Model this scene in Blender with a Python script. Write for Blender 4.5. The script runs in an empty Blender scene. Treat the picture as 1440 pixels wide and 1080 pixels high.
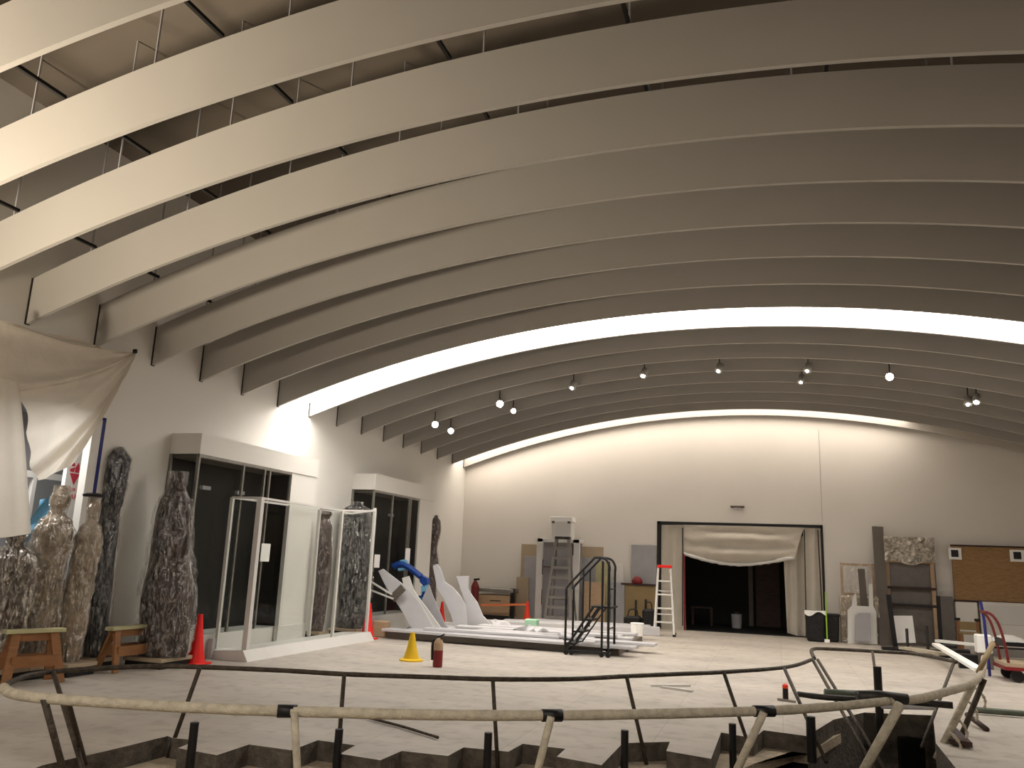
import bpy, bmesh, math, random
from mathutils import Vector, Matrix, noise
from mathutils.geometry import tessellate_polygon
random.seed(7)
PI = math.pi
C = bpy.data.collections.new('hall'); bpy.context.scene.collection.children.link(C)

# ------------------------------------------------------------------ survey of the photograph (camera pose)
FPX, EYE = 1150.0, 1.65
d = Vector((375, 263, FPX)).normalized()
up = d.cross(Vector((1, .040, 0))).normalized()
if up.y > 0: up = -up
rt = d.cross(up)
if rt.x < 0: rt = -rt
def ray(x, y):
    v = Vector((x-720, y-540, FPX)); return Vector((rt.dot(v), d.dot(v), up.dot(v)))
def fl(x, y, z=0):
    v = ray(x, y); t = (z-EYE)/v.z; return Vector((v.x*t, v.y*t, z))
def at(x, y, Y):
    v = ray(x, y); t = Y/v.y; return Vector((v.x*t, Y, v.z*t+EYE))
def ax(x, y, X):
    v = ray(x, y); t = X/v.x; return Vector((X, v.y*t, v.z*t+EYE))

# ------------------------------------------------------------------ materials
def lin(c): return tuple(((v/255)/12.92 if v/255 <= .04045 else ((v/255+.055)/1.055)**2.4) for v in c)
MATS = {}
def mat(name, rgb, rough=.6, metal=0, var=.06, scale=6, bump=0, bscale=30, alpha=1, spec=.4, rgb2=None, stretch=None, emit=0, detail=4):
    m = bpy.data.materials.new(name); m.use_nodes = True; nt = m.node_tree; N, L = nt.nodes, nt.links
    b = N['Principled BSDF']; b.inputs['Roughness'].default_value = rough; b.inputs['Metallic'].default_value = metal
    b.inputs['Specular IOR Level'].default_value = spec; b.inputs['Alpha'].default_value = alpha
    tc = N.new('ShaderNodeTexCoord'); mp = N.new('ShaderNodeMapping'); L.new(tc.outputs['Object'], mp.inputs['Vector'])
    if stretch: mp.inputs['Scale'].default_value = stretch
    n = N.new('ShaderNodeTexNoise'); n.inputs['Scale'].default_value = scale; n.inputs['Detail'].default_value = detail
    L.new(mp.outputs[0], n.inputs['Vector'])
    r = N.new('ShaderNodeValToRGB'); c = lin(rgb); c2 = lin(rgb2) if rgb2 else tuple(v*(1-2*var) for v in c)
    r.color_ramp.elements[0].position = .32; r.color_ramp.elements[1].position = .68
    r.color_ramp.elements[0].color = (*c2, 1); r.color_ramp.elements[1].color = (*c, 1)
    L.new(n.outputs['Fac'], r.inputs['Fac']); L.new(r.outputs['Color'], b.inputs['Base Color'])
    if bump:
        n2 = N.new('ShaderNodeTexNoise'); n2.inputs['Scale'].default_value = bscale; n2.inputs['Detail'].default_value = 3
        L.new(mp.outputs[0], n2.inputs['Vector'])
        bp = N.new('ShaderNodeBump'); bp.inputs['Strength'].default_value = bump; bp.inputs['Distance'].default_value = .05
        L.new(n2.outputs['Fac'], bp.inputs['Height']); L.new(bp.outputs[0], b.inputs['Normal'])
    if emit:
        b.inputs['Emission Color'].default_value = (*lin(rgb), 1); b.inputs['Emission Strength'].default_value = emit
    MATS[name] = m; return m
M = MATS
mat('wall_paint', (216, 212, 205), .75, var=.015, scale=.8, bump=.02)
mat('back_paint', (214, 208, 200), .75, var=.02, scale=.7, bump=.02)
mat('right_paint', (196, 188, 176), .8, var=.02)
mat('baffle_paint', (172, 167, 160), .7, var=.02, scale=1.2)
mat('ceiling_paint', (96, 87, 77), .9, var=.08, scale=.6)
mat('white_paint', (208, 205, 200), .5, var=.02, scale=4)
mat('white_board', (188, 186, 188), .55, var=.03, scale=5)
mat('grey_board', (158, 156, 158), .6, var=.05, scale=5)
mat('concrete_edge', (96, 88, 78), .95, var=.25, scale=9, bump=.5, bscale=25)
mat('pit_sand', (176, 160, 138), .95, var=.12, scale=7, bump=.4, bscale=30)
mat('deep_soil', (40, 34, 28), .95, var=.3, scale=6, bump=.6, bscale=12)
mat('black_metal', (26, 25, 26), .45, metal=.3, var=.1)
mat('dark_metal', (62, 58, 54), .5, metal=.5, var=.2, scale=14)
mat('steel', (150, 146, 140), .4, metal=.7, var=.1, scale=10)
mat('grey_fibre', (116, 110, 104), .5, var=.1)
mat('pipe_wrap', (188, 178, 158), .8, var=.14, scale=16, bump=.3, bscale=40)
mat('rail_brown', (78, 68, 56), .6, metal=.3, var=.3, scale=18, bump=.3)
mat('red_plastic', (232, 26, 18), .45, var=.04)
mat('orange_red', (240, 60, 28), .45, var=.04)
mat('yellow_plastic', (226, 184, 16), .5, var=.08, scale=3)
mat('orange_wood', (142, 96, 58), .6, var=.12, scale=5, stretch=(1, 1, 6))
mat('pale_lumber', (178, 172, 132), .7, var=.08, scale=7)
mat('tan_wood', (176, 148, 118), .7, var=.08, scale=5, stretch=(1, 1, 5))
mat('tan_panel', (168, 150, 126), .75, var=.06, scale=3)
mat('olive_panel', (146, 124, 86), .75, var=.08, scale=3)
mat('cork_brown', (156, 122, 82), .85, var=.14, scale=9, stretch=(1, 1, 5), bump=.25, bscale=50)
mat('blue_paint', (22, 62, 138), .4, var=.08)
mat('light_blue', (110, 170, 205), .45, var=.08)
mat('teal_paint', (30, 120, 150), .5, var=.08)
mat('blue_tape', (30, 34, 110), .6, var=.05)
mat('red_ink', (214, 60, 84), .7, var=.08)
mat('paper', (238, 236, 232), .7, var=.01)
mat('dark_red', (120, 20, 24), .5, var=.1)
mat('maroon', (104, 22, 20), .5, var=.1)
mat('bronze', (58, 40, 30), .45, metal=.2, var=.35, scale=7, bump=.6, bscale=14)
mat('tan_figure', (150, 130, 106), .6, var=.3, scale=8, bump=.6, bscale=14)
mat('black_cloth', (20, 19, 20), .6, var=.3, scale=6, bump=.4, bscale=12)
mat('dark_wood', (62, 36, 30), .6, var=.25, scale=5, stretch=(1, 1, 4))
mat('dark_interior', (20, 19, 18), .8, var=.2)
mat('case_back', (34, 30, 28), .6, var=.15, scale=2)
mat('case_grey', (92, 84, 76), .6, var=.06)
mat('green_pipe', (92, 100, 86), .6, var=.12)
mat('green_plastic', (150, 200, 60), .5)
mat('mint', (168, 210, 180), .6)
mat('orange_tape', (228, 130, 84), .6)
mat('poly_sheet', (226, 216, 200), .5, var=.05, scale=3, bump=.35, bscale=9)
mat('foil', (214, 204, 190), .2, metal=.35, var=.3, scale=14, bump=1, bscale=22)
mat('lamp_glass', (255, 246, 230), .5, emit=60)
mat('strip_cool', (255, 250, 243), .5, var=0, emit=14)
mat('strip_warm', (255, 244, 230), .5, var=0, emit=6)
mat('strip_off', (226, 210, 184), .6)

def wrap_mat(name, tint, a, g=.5):
    m = bpy.data.materials.new(name); m.use_nodes = True; nt = m.node_tree; N, L = nt.nodes, nt.links; N.remove(N['Principled BSDF']); MATS[name] = m
    tc = N.new('ShaderNodeTexCoord'); mp = N.new('ShaderNodeMapping'); mp.inputs['Scale'].default_value = (1, 1, .45); L.new(tc.outputs['Object'], mp.inputs[0])
    def noi(sc, dist=0):
        n = N.new('ShaderNodeTexNoise'); n.inputs['Scale'].default_value = sc; n.inputs['Detail'].default_value = 4; n.inputs['Distortion'].default_value = dist; L.new(mp.outputs[0], n.inputs['Vector']); return n
    n1, n2 = noi(14, 1.5), noi(20, .6)
    bp = N.new('ShaderNodeBump'); bp.inputs['Strength'].default_value = 1; bp.inputs['Distance'].default_value = .08; L.new(n2.outputs['Fac'], bp.inputs['Height'])
    t = N.new('ShaderNodeBsdfTransparent'); gl = N.new('ShaderNodeBsdfGlossy'); gl.inputs['Roughness'].default_value = .1; gl.inputs[0].default_value = (.95, .94, .92, 1); L.new(bp.outputs[0], gl.inputs['Normal'])
    df = N.new('ShaderNodeBsdfDiffuse'); df.inputs[0].default_value = (*lin(tint), 1); L.new(bp.outputs[0], df.inputs['Normal'])
    x1 = N.new('ShaderNodeMixShader'); x1.inputs[0].default_value = g; L.new(df.outputs[0], x1.inputs[1]); L.new(gl.outputs[0], x1.inputs[2])
    r = N.new('ShaderNodeMapRange'); r.inputs['From Min'].default_value = .4; r.inputs['From Max'].default_value = .7; r.inputs['To Min'].default_value = a*.4; r.inputs['To Max'].default_value = min(1, a*2.6)
    L.new(n1.outputs['Fac'], r.inputs['Value'])
    x2 = N.new('ShaderNodeMixShader'); L.new(r.outputs[0], x2.inputs[0]); L.new(t.outputs[0], x2.inputs[1]); L.new(x1.outputs[0], x2.inputs[2]); L.new(x2.outputs[0], N['Material Output'].inputs[0])
    return m
def translucent(name, amt):
    nt = M[name].node_tree; N, L = nt.nodes, nt.links; t = N.new('ShaderNodeBsdfTranslucent'); t.inputs[0].default_value = (.85, .8, .72, 1)
    x = N.new('ShaderNodeMixShader'); x.inputs[0].default_value = amt; L.new(N['Principled BSDF'].outputs[0], x.inputs[1]); L.new(t.outputs[0], x.inputs[2]); L.new(x.outputs[0], N['Material Output'].inputs[0])
translucent('poly_sheet', .3)
wrap_mat('plastic_wrap', (120, 108, 98), .15, .85)
wrap_mat('milky_wrap', (190, 176, 154), .34, .5)
def glass_mat():
    m = bpy.data.materials.new('case_glass'); m.use_nodes = True; nt = m.node_tree; N, L = nt.nodes, nt.links
    N.remove(N['Principled BSDF'])
    t = N.new('ShaderNodeBsdfTransparent'); t.inputs[0].default_value = (.93, .94, .93, 1)
    g = N.new('ShaderNodeBsdfGlossy'); g.inputs['Roughness'].default_value = .03
    lw = N.new('ShaderNodeLayerWeight'); lw.inputs['Blend'].default_value = .22
    f = N.new('ShaderNodeMath'); f.operation = 'MULTIPLY'; f.inputs[1].default_value = .45; L.new(lw.outputs['Fresnel'], f.inputs[0])
    ge = N.new('ShaderNodeNewGeometry'); iv = N.new('ShaderNodeMath'); iv.operation = 'SUBTRACT'; iv.inputs[0].default_value = 1; L.new(ge.outputs['Backfacing'], iv.inputs[1])
    f2 = N.new('ShaderNodeMath'); f2.operation = 'MULTIPLY'; L.new(f.outputs[0], f2.inputs[0]); L.new(iv.outputs[0], f2.inputs[1]); f = f2
    x = N.new('ShaderNodeMixShader'); L.new(f.outputs[0], x.inputs[0]); L.new(t.outputs[0], x.inputs[1]); L.new(g.outputs[0], x.inputs[2])
    L.new(x.outputs[0], N['Material Output'].inputs[0]); MATS['case_glass'] = m
glass_mat()
def floor_mat():
    m = bpy.data.materials.new('floor_concrete'); m.use_nodes = True; nt = m.node_tree; N, L = nt.nodes, nt.links
    b = N['Principled BSDF']; tc = N.new('ShaderNodeTexCoord')
    def noi(s, det=5, st=(1, 1, 1)):
        mp = N.new('ShaderNodeMapping'); mp.inputs['Scale'].default_value = st; L.new(tc.outputs['Object'], mp.inputs[0])
        n = N.new('ShaderNodeTexNoise'); n.inputs['Scale'].default_value = s; n.inputs['Detail'].default_value = det; L.new(mp.outputs[0], n.inputs['Vector']); return n
    n1, n2, n3 = noi(.6, 6, (1, 2, 1)), noi(5), noi(40, 2)
    r = N.new('ShaderNodeValToRGB'); r.color_ramp.elements[0].position = .3; r.color_ramp.elements[1].position = .7
    r.color_ramp.elements[0].color = (*lin((168, 160, 150)), 1); r.color_ramp.elements[1].color = (*lin((192, 183, 172)), 1)
    L.new(n1.outputs['Fac'], r.inputs[0])
    r2 = N.new('ShaderNodeValToRGB'); r2.color_ramp.elements[0].position = .34; r2.color_ramp.elements[1].position = .5
    r2.color_ramp.elements[0].color = (.78, .76, .74, 1); r2.color_ramp.elements[1].color = (1, 1, 1, 1); L.new(n2.outputs['Fac'], r2.inputs[0])
    mx = N.new('ShaderNodeMixRGB'); mx.blend_type = 'MULTIPLY'; mx.inputs[0].default_value = .8; L.new(r.outputs[0], mx.inputs[1]); L.new(r2.outputs[0], mx.inputs[2])
    bk = N.new('ShaderNodeTexBrick'); bk.offset = 0; bk.inputs['Scale'].default_value = 1; bk.inputs['Brick Width'].default_value = 1.2; bk.inputs['Row Height'].default_value = 1.2
    bk.inputs['Mortar Size'].default_value = .006; bk.inputs['Color1'].default_value = (1, 1, 1, 1); bk.inputs['Color2'].default_value = (.94, .94, .94, 1); bk.inputs['Mortar'].default_value = (.72, .7, .68, 1)
    L.new(tc.outputs['Object'], bk.inputs['Vector'])
    m2 = N.new('ShaderNodeMixRGB'); m2.blend_type = 'MULTIPLY'; m2.inputs[0].default_value = .8; L.new(mx.outputs[0], m2.inputs[1]); L.new(bk.outputs[0], m2.inputs[2])
    L.new(m2.outputs[0], b.inputs['Base Color']); b.inputs['Roughness'].default_value = .5; b.inputs['Specular IOR Level'].default_value = .35
    bp = N.new('ShaderNodeBump'); bp.inputs['Strength'].default_value = .12; bp.inputs['Distance'].default_value = .01; L.new(n3.outputs['Fac'], bp.inputs['Height']); L.new(bp.outputs[0], b.inputs['Normal'])
    MATS['floor_concrete'] = m
floor_mat()

# ------------------------------------------------------------------ mesh helpers
class MB:
    def __init__(s): s.bm = bmesh.new()
    def hexa(s, p):                       # 8 points: bottom 4, top 4
        v = [s.bm.verts.new(q) for q in p]
        for f in ((3, 2, 1, 0), (4, 5, 6, 7), (0, 1, 5, 4), (1, 2, 6, 5), (2, 3, 7, 6), (3, 0, 4, 7)): s.bm.faces.new([v[i] for i in f])
        return s
    def box(s, x0, x1, y0, y1, z0, z1):
        return s.hexa([(x0, y0, z0), (x1, y0, z0), (x1, y1, z0), (x0, y1, z0), (x0, y0, z1), (x1, y0, z1), (x1, y1, z1), (x0, y1, z1)])
    def bar(s, p, q, w, h=None, upv=(0, 0, 1)):
        h = h or w; p, q = Vector(p), Vector(q); a = (q-p).normalized(); u = Vector(upv)
        if abs(a.dot(u)) > .98: u = Vector((0, 1, 0))
        r = a.cross(u).normalized()*w/2; t = r.cross(a).normalized()*h/2
        return s.hexa([p-r-t, p+r-t, q+r-t, q-r-t, p-r+t, p+r+t, q+r+t, q-r+t])
    def tube(s, pts, r, seg=10, closed=False, jit=0):
        pts = [Vector(p) for p in pts]; n = len(pts); rings = []; prev = None
        for i, p in enumerate(pts):
            a = (pts[(i+1) % n]-pts[i-1]) if (closed or 0 < i < n-1) else (pts[1]-pts[0] if i == 0 else pts[-1]-pts[-2])
            a.normalize()
            u = prev if prev is not None else (Vector((0, 0, 1)) if abs(a.z) < .9 else Vector((1, 0, 0)))
            x = (u-a*u.dot(a)).normalized(); prev = x; y = a.cross(x)
            rr = (r[i] if isinstance(r, (list, tuple)) else r)*(1+jit*random.uniform(-1, 1))
            rings.append([s.bm.verts.new(p+(x*math.cos(t)+y*math.sin(t))*rr) for t in [2*PI*k/seg for k in range(seg)]])
        for i in range(n if closed else n-1):
            A, B = rings[i], rings[(i+1) % n]
            for k in range(seg): s.bm.faces.new([A[k], A[(k+1) % seg], B[(k+1) % seg], B[k]])
        if not closed:
            s.bm.faces.new(rings[0][::-1]); s.bm.faces.new(rings[-1])
        return s
    def lathe(s, prof, c, seg=24):        # prof: (radius, z)
        return s.tube([(c[0], c[1], c[2]+z) for _, z in prof], [max(r, .0005) for r, _ in prof], seg)
    def prism(s, pts, off):               # pts 3D polygon, offset vector
        off = Vector(off); pts = [Vector(p) for p in pts]; tri = tessellate_polygon([pts])
        a = [s.bm.verts.new(p) for p in pts]; b = [s.bm.verts.new(p+off) for p in pts]; n = len(pts)
        for t in tri:
            try: s.bm.faces.new([a[i] for i in t]); s.bm.faces.new([b[i] for i in t[::-1]])
            except ValueError: pass
        for i in range(n): s.bm.faces.new([a[i], b[i], b[(i+1) % n], a[(i+1) % n]])
        return s
    def grid(s, nu, nv, fn, thick=0):
        g = [[s.bm.verts.new(fn(i/nu, j/nv)) for j in range(nv+1)] for i in range(nu+1)]
        for i in range(nu):
            for j in range(nv): s.bm.faces.new([g[i][j], g[i+1][j], g[i+1][j+1], g[i][j+1]])
        return s
    def build(s, name, m, parent=None, origin=None, smooth=False, bevel=0, solid=0):
        bmesh.ops.recalc_face_normals(s.bm, faces=s.bm.faces)
        if bevel: bmesh.ops.bevel(s.bm, geom=[e for e in s.bm.edges if e.calc_face_angle(0) > .6], offset=bevel, segments=1, affect='EDGES')
        root = parent
        while root is not None and root.parent: root = root.parent
        o0 = root.location.copy() if root else (Vector(origin) if origin is not None else Vector((0, 0, 0)))
        bmesh.ops.translate(s.bm, verts=s.bm.verts, vec=-o0)
        me = bpy.data.meshes.new(name); s.bm.to_mesh(me); s.bm.free()
        me.materials.append(M[m] if isinstance(m, str) else m)
        if smooth: me.shade_smooth()
        o = bpy.data.objects.new(name, me); C.objects.link(o)
        if parent: o.parent = parent
        else: o.location = o0
        if solid:
            md = o.modifiers.new('thick', 'SOLIDIFY'); md.thickness = solid
        return o
def tag(o, label, cat, group=None):
    o['label'] = label; o['category'] = cat
    if group: o['group'] = group
    return o
def thing(name, label, cat, loc, group=None):
    o = bpy.data.objects.new(name, None); C.objects.link(o); o.location = loc; o.empty_display_size = .2
    return tag(o, label, cat, group)
def struct(name, mb, m, **k):
    o = mb.build(name, m, **k); o['kind'] = 'structure'; return o
def copy_tree(o, parent=None):
    c = o.copy(); C.objects.link(c)
    if parent: c.parent = parent
    for ch in o.children: copy_tree(ch, c)
    return c
def sm(t): return t*t*(3-2*t)
def lerp(a, b, t): return a+(b-a)*t
def spline(pts, n=6, closed=False):
    P = [Vector(p) for p in pts]; out = []; m = len(P)
    for i in range(m if closed else m-1):
        if closed: a, b, c, e = P[i-1], P[i], P[(i+1) % m], P[(i+2) % m]
        else: a, b, c, e = P[max(i-1, 0)], P[i], P[i+1], P[min(i+2, m-1)]
        for k in range(n):
            t = k/n
            out.append(.5*((2*b)+(c-a)*t+(2*a-5*b+4*c-e)*t*t+(3*b-a-3*c+e)*t**3))
    if not closed: out.append(P[-1])
    return out

# ------------------------------------------------------------------ room shell
WL, WR, YB, YF, ZC = -8.95, 7.05, 23.16, -5.0, 7.2
def zb(x): return 5.79-(x+.95)**2/43.6
BH = .6
# floor with a stepped cut-out
pit_px = [(20, 1092), (60, 1076), (150, 1056), (236, 1035), (243, 1038), (278, 1041), (250, 1052), (305, 1062), (350, 1047), (410, 1055), (447, 1041), (500, 1048), (478, 1060),
          (535, 1069), (565, 1056), (630, 1063), (652, 1051), (715, 1057), (735, 1046), (795, 1053), (783, 1064), (846, 1076), (876, 1045), (942, 1043),
          (937, 1056), (1000, 1067), (1014, 1030), (1060, 1038), (1074, 1027), (1135, 1035), (1172, 1012), (1215, 1002), (1312, 1006), (1316, 1045), (1352, 1090)]
pit = [fl(*p) for p in pit_px]
pit += [Vector((1.6, 5.2, 0)), Vector((-1.0, 3.6, 0)), Vector((-4.2, 3.6, 0))]
outer = [Vector((WL-1.6, YF, 0)), Vector((WR, YF, 0)), Vector((WR, 26.5, 0)), Vector((WL-1.6, 26.5, 0))]
fb = MB(); allp = outer+pit
tri = tessellate_polygon([outer, pit]); vv = [fb.bm.verts.new(p) for p in allp]
for t in tri: fb.bm.faces.new([vv[i] for i in t])
for f in fb.bm.faces:
    f.normal_update()
    if f.normal.z < 0: f.normal_flip()
me = bpy.data.meshes.new('floor'); fb.bm.to_mesh(me); fb.bm.free(); me.materials.append(M['floor_concrete'])
fo = bpy.data.objects.new('floor', me); C.objects.link(fo); fo['kind'] = 'structure'
ZP = -.17
eb = MB()
n = len(pit)
for i in range(n):
    a, b = pit[i], pit[(i+1) % n]
    deep = i >= 29
    z = -.8 if deep else ZP-.02
    v = [eb.bm.verts.new(q) for q in (a, b, b+Vector((0, 0, z)), a+Vector((0, 0, z)))]
    eb.bm.faces.new(v)
struct('trim_1', eb, 'concrete_edge')
# lower slab of the recess (pale) and the deeper hole on the right
dl = [fl(1000, 1100, ZP), fl(1060, 1074, ZP), fl(1138, 1049, ZP), fl(1205, 1018, ZP)]
slab = [Vector((p.x, p.y, ZP)) for p in pit[:30]]+[dl[3], dl[2], dl[1], dl[0], Vector((-1.4, 3.5, ZP)), Vector((-4.3, 3.5, ZP))]
sb = MB(); sb.prism(slab, (0, 0, -.1)); struct('floor_2', sb, 'pit_sand')
hb = MB(); hb.box(-2.2, 3.2, 3.3, 12.5, -.9, -.8); struct('floor_3', hb, 'deep_soil')
# left wall with a doorway
OY0, OY1, OZ = 6.9, 8.86, 3.36
lw = MB(); T = .12
lw.box(WL-T, WL, YF, OY0, 0, ZC).box(WL-T, WL, OY1, YB, 0, ZC).box(WL-T, WL, OY0, OY1, OZ, ZC)
struct('wall_left', lw, 'wall_paint')
rw = MB(); rw.box(WR, WR+T, YF, YB+T, 0, ZC); struct('wall_right', rw, 'right_paint')
DX0, DX1, DZ = -3.18, 1.13, 2.87
bw = MB(); bw.box(WL-T, DX0, YB, YB+T, 0, ZC).box(DX1, WR, YB, YB+T, 0, ZC).box(DX0, DX1, YB, YB+T, DZ, ZC)
struct('wall_back', bw, 'back_paint')
fw = MB(); fw.box(WL-T, WR+T, YF-T, YF, 0, ZC); struct('wall_front', fw, 'right_paint')
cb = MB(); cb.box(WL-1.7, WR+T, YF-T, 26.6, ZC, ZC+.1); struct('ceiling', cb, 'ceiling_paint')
sx = at(1153, 650, YB).x
s = MB(); s.box(sx-.006, sx+.006, YB-.004, YB, DZ+.1, 5.4); struct('trim_2', s, 'grey_board')
s = MB()
s.box(WL+.001, WL+.03, -4.5, OY0-.3, 0, .1).box(WR-.02, WR, YF, YB, 0, .1); struct('baseboard_left', s, 'grey_board')
# side room behind the left doorway
s = MB(); s.box(WL-1.6, WL-1.55, 5.6, 11, 0, 3.5).box(WL-1.6, WL-T, 5.6, 5.65, 0, 3.5).box(WL-1.6, WL-T, 10.95, 11, 0, 3.5).box(WL-1.6, WL-T, 5.6, 11, 3.5, 3.55)
struct('wall_side_room', s, 'grey_board')
# vestibule behind the big opening
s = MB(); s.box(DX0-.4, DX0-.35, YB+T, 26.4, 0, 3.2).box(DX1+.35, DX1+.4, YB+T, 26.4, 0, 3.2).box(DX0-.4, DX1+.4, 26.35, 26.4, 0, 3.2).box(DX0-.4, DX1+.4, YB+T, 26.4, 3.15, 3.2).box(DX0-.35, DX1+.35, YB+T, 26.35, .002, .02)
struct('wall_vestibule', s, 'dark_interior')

# ------------------------------------------------------------------ arched ceiling baffles
Y0, DY = 7.577, 1.1136
ordn = ['first', 'second', 'third', 'fourth', 'fifth', 'sixth', 'seventh', 'eighth', 'ninth', 'tenth', 'eleventh', 'twelfth', 'thirteenth', 'fourteenth', 'fifteenth', 'sixteenth', 'seventeenth', 'eighteenth']
def arch_board(y0, y1, x0, x1, zf0, zf1, n=72):
    m = MB(); P = []
    for i in range(n+1):
        x = lerp(x0, x1, i/n); P.append([m.bm.verts.new(q) for q in ((x, y0, zf0(x)), (x, y1, zf0(x)), (x, y1, zf1(x)), (x, y0, zf1(x)))])
    for i in range(n):
        for k in range(4): m.bm.faces.new([P[i][k], P[i+1][k], P[i+1][(k+1) % 4], P[i][(k+1) % 4]])
    m.bm.faces.new(P[0]); m.bm.faces.new(P[-1][::-1]); return m
GB = 'arched ceiling baffles across the hall'
ys = [Y0+DY*i for i in range(-4, 14)]+[22.97]
seen = 0
for i, y in enumerate(ys):
    if i == len(ys)-1: lab = 'last white arched ceiling baffle, nearest the beige back wall'
    elif i == 10: lab = 'arched ceiling baffle whose face glows white beside the long light strip'
    elif i == 9: lab = 'arched ceiling baffle just in front of the long bright light strip'
    elif i < 9: lab = '%s white arched ceiling baffle counted from the camera' % ordn[i]
    else: lab = '%s narrow arched ceiling baffle beyond the long light strip' % ordn[i-11]
    r = thing('ceiling_baffle', lab, 'ceiling baffle', (-.95, y, zb(-.95)), GB)
    arch_board(y-.025, y+.025, WL+.012, WR-.02, zb, lambda x: zb(x)+BH).build('baffle_board', 'baffle_paint', r)
    m = MB(); m.box(WL+.001, WL+.012, y-.045, y+.03, zb(WL)-.01, zb(WL)+BH); m.build('end_gap', 'dark_metal', r)
    if i < 9:
        for k in range(-5, 5):
            x = -1.15+1.715*k
            if WL+.3 < x < WR-.3 and i < 8:
                b = MB(); b.bar((x, y+.025, zb(x)+BH+.02), (x, y+DY-.025, zb(x)+BH+.02), .035, .035); b.build('spacer_bar', 'black_metal', r)
        for k in range(-5, 5):
            x = -1.14+1.392*k
            if WL+.3 < x < WR-.3:
                b = MB(); b.tube([(x, y, zb(x)+BH), (x, y, ZC)], .011, 6); b.build('hanger_rod', 'grey_board', r)
# luminous strips between two baffles
r = thing('light_strip', 'long wide bright white light strip arching across the middle of the ceiling', 'light strip', (-.95, 13.7, 6.1))
y5, y6 = ys[9], ys[10]
arch_board(y5+.06, y6-.06, WL+.03, WR-.05, lambda x: zb(x)+.27, lambda x: zb(x)+.29).build('diffuser', 'strip_cool', r)
arch_board(y5+.03, y6-.03, WL+.03, WR-.05, lambda x: zb(x)+.32, lambda x: zb(x)+.5).build('housing', 'grey_board', r)
r = thing('light_strip', 'narrower warm white light strip arching along the top of the back wall', 'light strip', (-.95, 22.35, 6.1))
XE = 3.3
arch_board(ys[17]+.05, 22.97-.05, WL+.03, XE, lambda x: zb(x)+.26, lambda x: zb(x)+.28, 60).build('diffuser', 'strip_warm', r)
arch_board(ys[17]+.05, 22.97-.05, XE, WR-.05, lambda x: zb(x)+.26, lambda x: zb(x)+.28, 30).build('unlit_diffuser', 'strip_off', r)
arch_board(ys[17]+.03, 22.97-.03, WL+.03, WR-.05, lambda x: zb(x)+.3, lambda x: zb(x)+.5).build('housing', 'grey_board', r)
# track spotlights
GS = 'small spotlights under the far ceiling baffles'
spots = [((703, 568), .075, 17.38, 'brighter spotlight of the second pair from the left wall'), ((722, 578), .055, 18.42, 'smaller spotlight of the second pair from the left wall'),
         ((612, 597), .07, 17.35, 'leftmost bright spotlight nearest the left wall'), ((634, 606), .065, 18.45, 'second bright spotlight from the left wall, lower of its pair'),
         ((804, 546), .04, 17.35, 'small tilted spotlight between the left pairs and the ceiling centre'), ((904, 529), .045, 17.3, 'small spotlight left of the ceiling centre'),
         ((1010, 522), .035, 17.3, 'small spotlight just left of the highest point of the ceiling'), ((1135, 522), .03, 17.3, 'upper spotlight of the faint pair at the top of the vault'),
         ((1126, 538), .03, 18.42, 'lower spotlight of the faint pair at the top of the vault'), ((1251, 530), .07, 17.3, 'single bright spotlight on the right half of the ceiling'),
         ((1361, 569), .035, 18.5, 'dimmer spotlight of the rightmost pair'), ((1373, 566), .05, 18.4, 'brighter spotlight of the rightmost pair')]
lampdirs = []
for (px, rr, y, lab) in spots:
    p = at(px[0], px[1], y)
    r = thing('track_spotlight', 'white '+lab if not lab[0] == 'w' else lab, 'spotlight', p, GS)
    dv = (Vector((0, 4, EYE))-p).normalized() if rr > .05 else Vector((-.2, -.5, -.8)).normalized()
    m = MB(); m.tube([p-dv*.2, p-dv*.19, p-dv*.02, p-dv*.005], [.05, .075, .08, .08], 16); hs_ = m.build('lamp_housing', 'white_paint', r, smooth=True)
    m = MB(); m.tube([p-dv*.004, p+dv*.004], rr, 16); m.build('lamp_lens', 'lamp_glass', hs_)
    m = MB(); m.tube([p-dv*.12, p-dv*.12+Vector((0, 0, .3))], .012, 8); m.build('stem', 'dark_metal', r)

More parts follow.
